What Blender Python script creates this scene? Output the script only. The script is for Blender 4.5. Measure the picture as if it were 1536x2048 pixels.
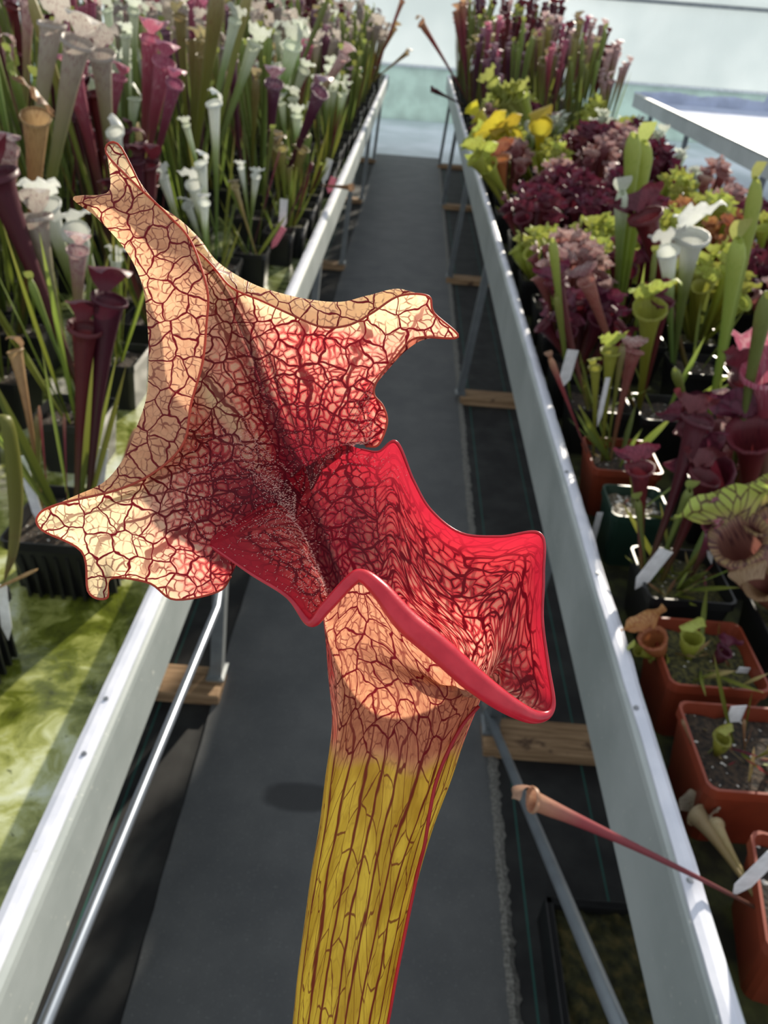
import bpy, bmesh, math, random
import numpy as np
from mathutils import Vector, Matrix

# ------------------------------------------------------------------ camera, light, exposure
for o in list(bpy.data.objects):
    bpy.data.objects.remove(o, do_unlink=True)
sc = bpy.context.scene
C = sc.collection
F = 1540.0                                   # focal length in pixels of the 1536 x 2048 frame
EYE = Vector((0.0, 0.0, 1.6))
_d = Vector((80, 1037, -F)).normalized()     # the aisle's direction in camera axes
_r = math.radians(4.5)
_u = Vector((math.cos(_r), -math.sin(_r), 0)).cross(_d).normalized()
_x = _d.cross(_u)
RC = Matrix((_x, _d, _u))                    # camera axes -> world axes (world X right, Y along the aisle, Z up)
cam = bpy.data.cameras.new('camera')
camo = bpy.data.objects.new('camera', cam)
C.objects.link(camo)
cam.sensor_fit = 'VERTICAL'; cam.sensor_height = 36; cam.lens = F / 2048 * 36
cam.clip_start = 0.01; cam.clip_end = 100
cam.dof.use_dof = True; cam.dof.focus_distance = 0.195; cam.dof.aperture_fstop = 28
camo.matrix_world = Matrix.Translation(EYE) @ RC.to_4x4()
sc.camera = camo

world = bpy.data.worlds.new('sky'); sc.world = world; world.use_nodes = True
bg = world.node_tree.nodes['Background']
bg.inputs[0].default_value = (0.86, 0.93, 1.0, 1); bg.inputs[1].default_value = 0.85
sun = bpy.data.lights.new('sun', 'SUN'); sun.energy = 7.5; sun.angle = math.radians(1.2); sun.color = (1.0, 0.9, 0.74)
suno = bpy.data.objects.new('sun', sun); C.objects.link(suno)
SUN_AZ, SUN_EL = math.radians(22), math.radians(22)      # azimuth to the right of the aisle's direction
_s = Vector((math.sin(SUN_AZ) * math.cos(SUN_EL), math.cos(SUN_AZ) * math.cos(SUN_EL), math.sin(SUN_EL)))
suno.rotation_euler = _s.to_track_quat('Z', 'Y').to_euler()
sc.view_settings.view_transform = 'Standard'; sc.view_settings.look = 'None'
sc.view_settings.gamma = 1; sc.view_settings.use_curve_mapping = False
sc.view_settings.exposure = 0.0

# ------------------------------------------------------------------ pixel helpers
def ray(px, py):
    return RC @ Vector((px - 768, 1024 - py, -F))
def on_z(px, py, z):
    d = ray(px, py); return EYE + d * ((z - EYE.z) / d.z)
def on_y(px, py, t):
    d = ray(px, py); return EYE + d * (t / d.y)
def at_depth(px, py, zc):
    return EYE + ray(px, py) * (zc / F)

# ------------------------------------------------------------------ object helpers
def link(name, me, mat=None, parent=None):
    o = bpy.data.objects.new(name, me); C.objects.link(o)
    if mat is not None and me is not None and len(me.materials) == 0:
        me.materials.append(mat)
    if parent is not None: o.parent = parent
    return o
def tag(o, label=None, cat=None, group=None, kind=None):
    if label: o['label'] = label
    if cat: o['category'] = cat
    if group: o['group'] = group
    if kind: o['kind'] = kind
    return o
def thing(name, label, cat, loc=(0, 0, 0), group=None):
    o = bpy.data.objects.new(name, None); C.objects.link(o); o.location = loc
    o.empty_display_size = 0.02
    return tag(o, label, cat, group)
def mesh(name, v, f, smooth=True, attrs=None):
    me = bpy.data.meshes.new(name)
    me.from_pydata([tuple(p) for p in v], [], f)
    if smooth: me.polygons.foreach_set('use_smooth', [True] * len(me.polygons))
    for k, val in (attrs or {}).items():
        val = np.asarray(val, dtype=np.float32)
        if val.ndim == 1:
            a = me.attributes.new(k, 'FLOAT', 'POINT'); a.data.foreach_set('value', val)
        else:
            a = me.attributes.new(k, 'FLOAT_VECTOR', 'POINT'); a.data.foreach_set('vector', val.ravel())
    me.update(); return me
def boxes(name, bs, bevel=0.0):
    """boxes: list of (x0,x1,y0,y1,z0,z1) into one mesh"""
    bm = bmesh.new()
    for x0, x1, y0, y1, z0, z1 in bs:
        m = Matrix.Translation(((x0+x1)/2, (y0+y1)/2, (z0+z1)/2)) @ Matrix.Diagonal((abs(x1-x0), abs(y1-y0), abs(z1-z0), 1))
        bmesh.ops.create_cube(bm, size=1, matrix=m)
    if bevel:
        bmesh.ops.bevel(bm, geom=bm.edges[:], offset=bevel, segments=2, affect='EDGES', profile=0.5)
    me = bpy.data.meshes.new(name); bm.to_mesh(me); bm.free(); return me
def grid_faces(nu, nv, closed_u=False):
    f = []
    for i in range(nu if closed_u else nu - 1):
        a = i * nv; b = ((i + 1) % nu) * nv
        for j in range(nv - 1):
            f.append((a + j, b + j, b + j + 1, a + j + 1))
    return f
def sweep(pts, rad, seg=10, cap=True, flat=1.0):
    """tube along points; rad is a number or a list"""
    pts = [Vector(p) for p in pts]; n = len(pts)
    if not hasattr(rad, '__len__'): rad = [rad] * n
    v, f = [], []
    t0 = (pts[1] - pts[0]).normalized()
    nrm = t0.orthogonal().normalized()
    for i, p in enumerate(pts):
        t = (pts[min(i+1, n-1)] - pts[max(i-1, 0)]).normalized()
        nrm = (nrm - t * nrm.dot(t)).normalized(); b = t.cross(nrm)
        for k in range(seg):
            a = 2 * math.pi * k / seg
            v.append(p + (nrm * math.cos(a) + b * math.sin(a) * flat) * rad[i])
    for i in range(n - 1):
        for k in range(seg):
            k2 = (k + 1) % seg
            f.append((i*seg+k, i*seg+k2, (i+1)*seg+k2, (i+1)*seg+k))
    if cap:
        f.append(tuple(reversed(range(seg)))); f.append(tuple(range((n-1)*seg, n*seg)))
    return v, f
def catmull(P, n, closed=False):
    """P (k,dim) -> n samples through the points"""
    P = np.asarray(P, float); k = len(P)
    if closed:
        t = np.linspace(0, k, n, endpoint=False)
    else:
        t = np.linspace(0, k - 1, n)
    i = np.floor(t).astype(int)
    if not closed: i = np.minimum(i, k - 2)
    w = (t - i)[:, None]
    if closed:
        a, b, c, d = P[(i-1) % k], P[i % k], P[(i+1) % k], P[(i+2) % k]
    else:
        E = np.vstack([2*P[0]-P[1], P, 2*P[-1]-P[-2]])
        a, b, c, d = E[i], E[i+1], E[i+2], E[np.minimum(i+3, k+1)]
    return 0.5*((2*b) + (c-a)*w + (2*a-5*b+4*c-d)*w**2 + (3*b-a-3*c+d)*w**3)

# ------------------------------------------------------------------ material helpers
class NT:
    def __init__(self, name):
        self.m = bpy.data.materials.new(name); self.m.use_nodes = True
        self.t = self.m.node_tree; self.t.nodes.clear()
        self.out = self.n('ShaderNodeOutputMaterial')
    def n(self, typ, **kw):
        nd = self.t.nodes.new(typ)
        for k, v in kw.items(): setattr(nd, k, v)
        return nd
    def l(self, a, b): self.t.links.new(a, b)
    def put(self, sock, v):
        if hasattr(v, 'is_linked') or isinstance(v, bpy.types.NodeSocket): self.l(v, sock)
        elif isinstance(v, (tuple, list)) and len(v) == 3 and sock.type == 'RGBA': sock.default_value = (*v, 1)
        else: sock.default_value = v
    def math(self, op, a, b=0.0, c=None, clamp=False):
        nd = self.n('ShaderNodeMath', operation=op, use_clamp=clamp)
        self.put(nd.inputs[0], a); self.put(nd.inputs[1], b)
        if c is not None: self.put(nd.inputs[2], c)
        return nd.outputs[0]
    def mix(self, fac, a, b, blend='MIX'):
        nd = self.n('ShaderNodeMix', data_type='RGBA', blend_type=blend)
        self.put(nd.inputs[0], fac); self.put(nd.inputs[6], a); self.put(nd.inputs[7], b)
        return nd.outputs[2]
    def attr(self, name, vec=False):
        nd = self.n('ShaderNodeAttribute'); nd.attribute_name = name
        return nd.outputs['Vector'] if vec else nd.outputs['Fac']
    def noise(self, vec, scale, detail=3, rough=0.55, col=False):
        nd = self.n('ShaderNodeTexNoise'); nd.inputs['Scale'].default_value = scale
        nd.inputs['Detail'].default_value = detail; nd.inputs['Roughness'].default_value = rough
        if vec is not None: self.l(vec, nd.inputs['Vector'])
        return nd.outputs[1 if col else 0]
    def voro_edge(self, vec, scale, rnd=1.0):
        nd = self.n('ShaderNodeTexVoronoi', feature='DISTANCE_TO_EDGE', voronoi_dimensions='2D'); nd.inputs['Scale'].default_value = scale
        nd.inputs['Randomness'].default_value = rnd
        self.l(vec, nd.inputs['Vector']); return nd.outputs[0]
    def ss(self, v, lo, hi, out0=0.0, out1=1.0):
        nd = self.n('ShaderNodeMapRange', interpolation_type='SMOOTHSTEP')
        self.put(nd.inputs[0], v); self.put(nd.inputs[1], lo); self.put(nd.inputs[2], hi)
        self.put(nd.inputs[3], out0); self.put(nd.inputs[4], out1)
        return nd.outputs[0]
    def ramp(self, v, stops):
        nd = self.n('ShaderNodeValToRGB'); e = nd.color_ramp.elements
        while len(e) < len(stops): e.new(0.5)
        for x, (p, c) in zip(e, stops):
            x.position = p; x.color = (*c, 1)
        self.l(v, nd.inputs[0]); return nd.outputs[0]
    def vadd(self, a, b, s=1.0):
        sc_ = self.n('ShaderNodeVectorMath', operation='MULTIPLY_ADD')
        self.l(b, sc_.inputs[0]); sc_.inputs[1].default_value = (s, s, s); self.l(a, sc_.inputs[2])
        return sc_.outputs[0]
    def obj(self): return self.n('ShaderNodeTexCoord').outputs['Object']
    def bump(self, h, strength=0.3, dist=0.002):
        nd = self.n('ShaderNodeBump'); nd.inputs['Strength'].default_value = strength; nd.inputs['Distance'].default_value = dist
        self.l(h, nd.inputs['Height']); return nd.outputs[0]
    def finish(self, col, rough=0.5, metal=0.0, spec=0.5, transl=0.0, tcol=None, normal=None):
        p = self.n('ShaderNodeBsdfPrincipled')
        self.put(p.inputs['Base Color'], col); self.put(p.inputs['Roughness'], rough)
        p.inputs['Metallic'].default_value = metal; p.inputs['Specular IOR Level'].default_value = spec
        if normal is not None: self.l(normal, p.inputs['Normal'])
        sh = p.outputs[0]
        if transl:
            tr = self.n('ShaderNodeBsdfTranslucent'); self.put(tr.inputs[0], tcol if tcol is not None else col)
            if normal is not None: self.l(normal, tr.inputs['Normal'])
            ms = self.n('ShaderNodeMixShader'); self.put(ms.inputs[0], transl)
            self.l(sh, ms.inputs[1]); self.l(tr.outputs[0], ms.inputs[2]); sh = ms.outputs[0]
        self.l(sh, self.out.inputs[0]); return self.m
def plain(name, col, rough=0.5, metal=0.0, var=0.12, scale=30, spec=0.5, transl=0.0, bump=0.0):
    k = NT(name); o = k.obj(); n = k.noise(o, scale)
    c = k.mix(k.ss(n, 0.3, 0.7), tuple(x*(1-var) for x in col), tuple(min(1, x*(1+var)) for x in col))
    nm = k.bump(n, bump, 0.002) if bump else None
    return k.finish(c, rough, metal, spec, transl, normal=nm)

# ------------------------------------------------------------------ setting materials
def m_floor():
    k = NT('pale_ground_sheet'); o = k.obj()
    c = k.mix(k.ss(k.noise(o, 1.3), .35, .7), (0.55, 0.62, 0.66), (0.74, 0.79, 0.86))
    return k.finish(c, .45, normal=k.bump(k.noise(o, 3), .3, .02))
def m_fabric():
    k = NT('black_ground_fabric'); o = k.obj()
    sep = k.n('ShaderNodeSeparateXYZ'); k.l(o, sep.inputs[0]); x = sep.outputs[0]
    w1 = k.math('SINE', k.math('MULTIPLY', x, 2200)); w2 = k.math('SINE', k.math('MULTIPLY', sep.outputs[1], 2200))
    wv = k.math('MULTIPLY', w1, w2)
    n = k.noise(o, 9, 5)
    c = k.mix(k.ss(n, .35, .75), (0.008, 0.008, 0.009), (0.03, 0.031, 0.03))
    xs = k.math('ADD', x, 0.003)
    fr = k.math('ABSOLUTE', k.math('SUBTRACT', k.math('FRACT', k.math('DIVIDE', k.math('ADD', xs, 10*0.1835+.0875), 0.1835)), 0.5))
    ln = k.ss(fr, .008, .016, 1, 0)
    c = k.mix(k.math('MULTIPLY', ln, .55), c, (0.02, 0.16, 0.13))
    return k.finish(c, .75, normal=k.bump(wv, .15, .001))
def m_mat():
    k = NT('charcoal_rubber_mat'); o = k.obj()
    n = k.noise(o, 5, 6, .65); g = k.noise(o, 220, 2)
    c = k.mix(k.ss(n, .3, .75), (0.085, 0.088, 0.092), (0.125, 0.127, 0.128))
    c = k.mix(k.ss(g, .62, .75), c, (0.19, 0.19, 0.19))
    # a soft dark patch with a shape of its own
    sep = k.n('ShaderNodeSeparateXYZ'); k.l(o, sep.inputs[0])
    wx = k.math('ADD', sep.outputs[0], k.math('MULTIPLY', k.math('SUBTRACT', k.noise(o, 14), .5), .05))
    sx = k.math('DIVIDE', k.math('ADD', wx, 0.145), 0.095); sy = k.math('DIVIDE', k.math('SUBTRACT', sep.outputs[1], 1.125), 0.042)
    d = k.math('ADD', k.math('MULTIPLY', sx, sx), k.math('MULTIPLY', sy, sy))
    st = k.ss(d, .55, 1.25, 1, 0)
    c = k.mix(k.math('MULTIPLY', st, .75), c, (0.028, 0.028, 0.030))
    return k.finish(c, .62, spec=.35, normal=k.bump(g, .35, .001))
def m_wood():
    k = NT('weathered_board'); o = k.obj()
    mp = k.n('ShaderNodeMapping'); mp.inputs['Scale'].default_value = (3, 40, 40); k.l(o, mp.inputs[0])
    n = k.noise(mp.outputs[0], 2.5, 5); n2 = k.noise(o, 12, 3)
    c = k.mix(k.ss(n, .3, .7), (0.20, 0.115, 0.055), (0.42, 0.27, 0.15))
    c = k.mix(k.ss(n2, .62, .72), c, (0.10, 0.055, 0.03))
    return k.finish(c, .8, normal=k.bump(n, .4, .002))
def m_rail():
    k = NT('grey_painted_rail'); o = k.obj()
    n = k.noise(o, 4, 5, .6); s = k.noise(o, 90, 2)
    c = k.mix(k.ss(n, .3, .72), (0.27, 0.30, 0.29), (0.38, 0.41, 0.40))
    c = k.mix(k.ss(s, .66, .78), c, (0.52, 0.53, 0.48))
    return k.finish(c, .42, spec=.5, normal=k.bump(n, .2, .004))
def m_strip():
    k = NT('white_film_strip'); o = k.obj()
    n = k.noise(o, 14, 5); s = k.noise(o, 70, 3)
    c = k.mix(k.ss(n, .35, .7), (0.56, 0.58, 0.66), (0.68, 0.69, 0.76))
    c = k.mix(k.ss(s, .68, .8), c, (0.40, 0.41, 0.40))
    return k.finish(c, .35, normal=k.bump(n, .25, .004))
def m_algae():
    k = NT('algae_covered_liner'); o = k.obj()
    w = k.vadd(o, k.noise(o, 9, 2, col=True), .12)
    n = k.noise(w, 7, 6, .62); n2 = k.noise(w, 26, 4, .6); n3 = k.noise(w, 3.1, 3)
    c = k.ramp(k.math('ADD', k.math('MULTIPLY', n, .65), k.math('MULTIPLY', n2, .35)),
               [(.32, (0.02, 0.025, 0.004)), (.43, (0.10, 0.12, 0.015)), (.50, (0.27, 0.29, 0.08)), (.56, (0.44, 0.47, 0.26)), (.66, (0.58, 0.62, 0.52))])
    sep = k.n('ShaderNodeSeparateXYZ'); k.l(o, sep.inputs[0])
    far = k.ss(sep.outputs[1], 1.2, 2.2)           # the liner is cleaner near the path's end, overgrown under the plants
    c = k.mix(k.math('MULTIPLY', far, .8), c, k.mix(k.ss(n2, .4, .65), (0.03, 0.045, 0.012), (0.16, 0.19, 0.07)))
    spk = k.ss(k.noise(w, 95, 2), .66, .72)
    c = k.mix(k.math('MULTIPLY', spk, .8), c, (0.05, 0.06, 0.01))
    return k.finish(c, k.ss(n, .4, .6, .12, .4), normal=k.bump(n2, .4, .004))
def m_dark_bed():
    k = NT('wet_bench_liner'); o = k.obj(); n = k.noise(o, 18, 5)
    c = k.mix(k.ss(n, .4, .68), (0.014, 0.014, 0.008), (0.055, 0.06, 0.018))
    return k.finish(c, .7, spec=.2, normal=k.bump(n, .5, .006))
def m_film():
    k = NT('milky_greenhouse_film'); o = k.obj()
    mp = k.n('ShaderNodeMapping'); mp.inputs['Rotation'].default_value = (0, math.radians(35), 0); mp.inputs['Scale'].default_value = (1, 1, .25); k.l(o, mp.inputs[0])
    n = k.noise(mp.outputs[0], 2.2, 4, .5); n2 = k.noise(o, .8, 3)
    c = k.mix(k.ss(n2, .3, .7), (0.70, 0.75, 0.76), (0.80, 0.84, 0.85))
    return k.finish(c, .35, transl=.55, normal=k.bump(n, .6, .06))
M_floor, M_fabric, M_mat, M_wood, M_rail, M_strip, M_algae, M_bed, M_film = m_floor(), m_fabric(), m_mat(), m_wood(), m_rail(), m_strip(), m_algae(), m_dark_bed(), m_film()
M_knee = plain('pale_green_skirting_film', (0.62, 0.74, 0.70), .35, scale=4, transl=.35)
M_white_liner = plain('bluish_white_liner', (0.42, 0.47, 0.61), .85, scale=6, bump=.2, spec=.1)
M_leg = plain('dark_galvanised_leg', (0.15, 0.165, 0.175), .4, metal=.3, scale=20)
M_leg2 = plain('grey_galvanised_leg', (0.26, 0.28, 0.285), .4, metal=.25, scale=20)
M_pipe = plain('bright_steel_pipe', (0.36, 0.40, 0.46), .3, metal=.8, scale=14)
M_pipe2 = plain('dull_steel_pipe', (0.22, 0.25, 0.28), .4, metal=.4, scale=14)
M_screw = plain('steel_screw', (0.30, 0.31, 0.33), .35, metal=.9)
M_fray = plain('frayed_grey_edge', (0.17, 0.165, 0.15), .9, scale=160, var=.5)
M_railtop = plain('white_rail_paint', (0.75, 0.78, 0.8), .4)

# ------------------------------------------------------------------ the setting
tag(link('floor', boxes('floor', [(-9, 9, -1.5, 13.3, -0.05, 0)]), M_floor), kind='structure')
fab = tag(link('floor_fabric', boxes('floor_fabric', [(-2.3, 1.5, -1.4, 9.6, 0.0, 0.003)]), M_fabric), kind='structure')
tag(link('wall_end', boxes('wall_end', [(-9, 9, 13.0, 13.02, 0.7, 2.2)]), M_film), kind='structure')
tag(link('wall_end_skirting', boxes('wall_end_skirting', [(-9, 9, 12.97, 13.03, 0, 0.7)]), M_knee), kind='structure')
tag(link('trim_1', boxes('trim_1', [(-9, 9, 12.94, 13.05, 0.70, 0.735)], .004), M_railtop), kind='structure')
tag(link('trim_2', boxes('trim_2', [(-9, 9, 12.93, 12.99, 1.69, 1.74)], .006), M_leg2), kind='structure')
# the mat down the aisle
def mat_mesh():
    rnd = random.Random(3); ys = np.linspace(-1.2, 9.85, 180); v, f = [], []
    for i, y in enumerate(ys):
        a = -0.41 + 0.004*math.sin(y*3) + rnd.uniform(-.002, .002); b = 0.325 + 0.004*math.sin(y*2.2+1) + rnd.uniform(-.0015, .0015)
        v += [(a, y, .003), (a, y, .010), (b, y, .010), (b, y, .003)]
    for i in range(len(ys)-1):
        for k in range(3): f.append((i*4+k, (i+1)*4+k, (i+1)*4+k+1, i*4+k+1))
    f += [(0, 1, 2, 3), tuple(len(v)-4+k for k in (3, 2, 1, 0))]
    return mesh('mat', v, f, False)
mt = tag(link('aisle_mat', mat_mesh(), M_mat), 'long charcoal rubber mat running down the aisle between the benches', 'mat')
def fray_mesh():
    rnd = random.Random(5); ys = np.arange(-1.2, 9.8, .012); v, f = [], []
    for y in ys:
        a = 0.312 + rnd.uniform(-.003, .002); b = 0.336 + rnd.uniform(-.004, .006); z = .0105 + rnd.uniform(0, .003)
        v += [(a, y, .0102), ((a+b)/2, y, z+.002), (b, y, .006)]
    n = len(ys)
    for i in range(n-1):
        for k in range(2): f.append((i*3+k, i*3+k+1, (i+1)*3+k+1, (i+1)*3+k))
    return mesh('frayed_edge', v, f, False)
link('frayed_edge', fray_mesh(), M_fray, mt)['label'] = 'frayed light grey edge'

# ------------------------------------------------------------------ benches
BY0, BY1 = -0.9, 10.35
BED = 0.715                                     # top of the bench liner, where the pots stand
def rail_mesh(x_face, x_out, ztop, zbot, seed, wob):
    """folded rail: face, rounded step, light top strip is separate"""
    s = 1 if x_out > x_face else -1
    prof = [(x_face + s*.004, zbot), (x_face, zbot), (x_face, zbot + (ztop-zbot)*.55), (x_face + s*.001, ztop - .014), (x_face + s*.003, ztop - .006), (x_face + s*.008, ztop - .004), (x_face + s*.012, ztop-.003),
            (x_out, ztop - .003), (x_out, ztop-.03), (x_out, zbot+.01)]
    ys = np.linspace(BY0, BY1, 120); v = []
    rnd = random.Random(seed)
    for y in ys:
        for px, pz in prof: v.append((px + .0012*math.sin(y*1.7+seed), y, pz))
    return mesh('side_rail', v, [tuple(reversed(q)) for q in grid_faces(len(ys), len(prof))] if s > 0 else grid_faces(len(ys), len(prof)), False)
def strip_mesh(x0, x1, z, seed, wob):
    rnd = random.Random(seed); ys = np.linspace(BY0, BY1, 520); v = []
    w0 = w1 = 0
    for y in ys:
        w0 = w0*.75 + rnd.uniform(-1, 1)*wob*.55; w1 = w1*.7 + rnd.uniform(-1, 1)*wob*.7
        a, b = x0 + w0*.7 + wob*.6*math.sin(y*9+seed), x1 + w1
        v += [(a, y, z-.004), (a, y, z), ((a*2+b)/3, y, z+.0022), ((a+2*b)/3, y, z+.002), (b, y, z-.002), (b, y, z-.010)]
    return mesh('top_strip', v, grid_faces(len(ys), 6), False)
def bench(label, x_face, x_strip0, x_out, x_far, ztop, zbot, seed, wob, bedmat, foot_x, leg_ys, legm):
    b = thing('greenhouse_bench', label, 'bench', ((x_face+x_far)/2, (BY0+BY1)/2, 0))
    off = Vector(b.location)
    def part(name, me, m):
        o = link(name, me, m, b); o.location = -off; return o
    s = 1 if x_far > x_face else -1
    part('side_rail', rail_mesh(x_face, x_out, ztop, zbot, seed, wob), M_rail)
    part('top_strip', strip_mesh(x_strip0, x_out, ztop, seed, wob), M_strip)
    part('bed', boxes('bed', [(min(x_face+s*.004, x_far), max(x_face+s*.004, x_far), BY0+.01, BY1-.01, zbot+.02, BED)]), bedmat)
    part('far_rail', boxes('far_rail', [(min(x_far, x_far+s*.03), max(x_far, x_far+s*.03), BY0, BY1, zbot, ztop)], .003), M_rail)
    part('end_rail', boxes('end_rail', [(min(x_face+s*.03, x_far), max(x_face+s*.03, x_far), BY1-.03, BY1, zbot, ztop)], .003), M_rail)
    for y in leg_ys:
        lx = x_face + s*.03
        fx = foot_x
        def legm_(xa, xb, name='leg'):
            v = []
            for (x, z, w) in ((xa, zbot+.04, .022), (xb, .049, .022), (xb, .046, .034), (xb, .040, .034)):
                v += [(x-w*.7, y-w, z), (x+w*.7, y-w, z), (x+w*.7, y+w, z), (x-w*.7, y+w, z)]
            f = [(3, 2, 1, 0), (12, 13, 14, 15)]
            for q in range(3):
                for e in range(4): f.append((q*4+e, q*4+(e+1) % 4, q*4+4+(e+1) % 4, q*4+4+e))
            o = part(name, mesh('leg', v, f, False), legm)
        legm_(lx, fx); legm_(x_far - s*.05, x_far - s*.05)
        part('crossbar', boxes('crossbar', [(min(lx, x_far-s*.05), max(lx, x_far-s*.05), y-.02, y+.02, zbot-.0, zbot+.022)]), legm)
    return b, part
bl, part_l = bench('long bench left of the aisle packed with tall white and maroon pitcher plants', -.33, -.339, -.366, -2.15, .785, .672, 1, .0006, M_algae, -.415, (1.47, 3.4, 5.3, 7.3, 9.3), M_leg2)
br, part_r = bench('long bench right of the aisle with terracotta pots at its near end', .343, .3515, .373, 1.42, .83, .672, 2, .0014, M_bed, .32, (1.36, 3.37, 5.2, 7.34, 9.3), M_leg)
def pipe(part, pts, r, m, name='brace'):
    v, f = sweep(pts, r, 14); part(name, mesh(name, v, f), m)
pipe(part_l, [(-.36, 1.42, .50), (-.33, 1.2, .515), (-.333, .38, .62), (-.335, -.2, .685)], .0085, M_pipe)
pipe(part_r, [(.312, 1.385, .06), (.328, .43, .60), (.335, .27, .69)], .0105, M_pipe2)
def screw(part, x, y, z):
    bm = bmesh.new()
    bmesh.ops.create_cone(bm, cap_ends=True, segments=12, radius1=.0038, radius2=.003, depth=.0022)
    bmesh.ops.create_cone(bm, cap_ends=True, segments=8, radius1=.0016, radius2=.0016, depth=.003)
    me = bpy.data.meshes.new('screw'); bm.to_mesh(me); bm.free(); me.transform(Matrix.Translation((x, y, z)))
    part('screw', me, M_screw)
for px, py in ((212, 1398), (168, 1508)):
    p = on_z(px, py, .787); screw(part_l, min(p.x, -.343), p.y, .7882)
for px, py in ((1272, 1416), (1133, 944), (1195, 1147), (1380, 1761)):
    p = on_z(px, py, .832); screw(part_r, max(.356, min(p.x, .369)), p.y, .8332)
# bare bench across the second aisle, with its white liner
b3 = thing('greenhouse_bench', 'empty bench with white liner and grey rail near the end wall', 'bench', (3.45, 5, 0))
def part3(name, me, m):
    o = link(name, me, m, b3); o.location = -Vector((3.45, 5, 0)); return o
part3('side_rail', boxes('side_rail', [(2.54, 2.56, 3.5, 10.3, .66, .79)], .004), plain('third_rail_grey', (0.38, 0.40, 0.40), .45, scale=3))
part3('top_strip', boxes('top_strip', [(2.535, 2.60, 3.5, 10.3, .79, .80)], .002), M_rail)
part3('liner', boxes('liner', [(2.56, 4.5, 3.5, 10.3, .68, .72)]), M_white_liner)
def liner_edge():
    rnd = random.Random(8); v = []; xs = np.linspace(2.56, 4.52, 60)
    for i, x in enumerate(xs):
        w = .012*math.sin(x*9) + rnd.uniform(-.006, .006) + (.10 if abs(x-4.16) < .04 else 0)
        v += [(x, 10.3, .70), (x + rnd.uniform(-.003, .003), 10.33, .80), (x, 10.37, .825+w), (x, 10.40, .81+w)]
    return mesh('liner_edge', v, grid_faces(len(xs), 4))
part3('liner_edge', liner_edge(), M_white_liner)
for y in (4.2, 6.2, 8.2, 9.6):
    part3('leg', boxes('leg', [(2.58, 2.62, y-.02, y+.02, 0, .66)]), M_leg); part3('leg', boxes('leg', [(4.4, 4.44, y-.02, y+.02, 0, .68)]), M_leg)

# boards under the legs
NTH = ['nearest', 'second', 'third', 'fourth', 'fifth']
for side, lys, x0, x1 in (('left', (1.44, 3.4, 5.3, 7.3, 9.3), -2.2, -.395), ('right', (1.34, 3.37, 5.2, 7.34, 9.3), .30, 1.48)):
    for i, y in enumerate(lys):
        o = link('wooden_board', boxes('wooden_board', [(x0 if side == 'left' else x0 + .02*(i % 2), x1 if side == 'right' else x1 - .02*(i % 2), y-.055, y+.05, .004, .040)], .003), M_wood)
        tag(o, f'weathered board under the {NTH[i]} leg of the {side} bench', 'board', 'boards under the bench legs')

# tray of moss on the floor under the right bench
tr = thing('moss_tray', 'black plastic tray of dark moss on the floor under the right bench', 'tray', (.56, .62, .003))
M_blackplastic = plain('black_plastic', (0.012, 0.012, 0.013), .35, scale=12)
M_moss = None
def m_moss():
    k = NT('dark_moss'); o = k.obj(); n = k.noise(o, 40, 5)
    c = k.ramp(n, [(.3, (.006, .007, .002)), (.5, (.035, .035, .008)), (.7, (.10, .075, .02))])
    return k.finish(c, .9, normal=k.bump(n, 1, .01))
M_moss = m_moss()
link('tray', boxes('tray', [(-.17, .17, -.26, .26, 0, .012), (-.17, -.155, -.26, .26, 0, .09), (.155, .17, -.26, .26, 0, .09), (-.17, .17, -.26, -.245, 0, .09), (-.17, .17, .245, .26, 0, .09)], .002), M_blackplastic, tr)
def lumpy(nx, ny, sx, sy, z, amp, seed):
    rnd = random.Random(seed); v = []
    for i in range(nx):
        for j in range(ny): v.append(((i/(nx-1)-.5)*sx, (j/(ny-1)-.5)*sy, z + rnd.uniform(-amp, amp)))
    return mesh('lumpy', v, [tuple(reversed(q)) for q in grid_faces(nx, ny)])
link('moss', lumpy(22, 30, .31, .49, .07, .007, 4), M_moss, tr)

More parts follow.
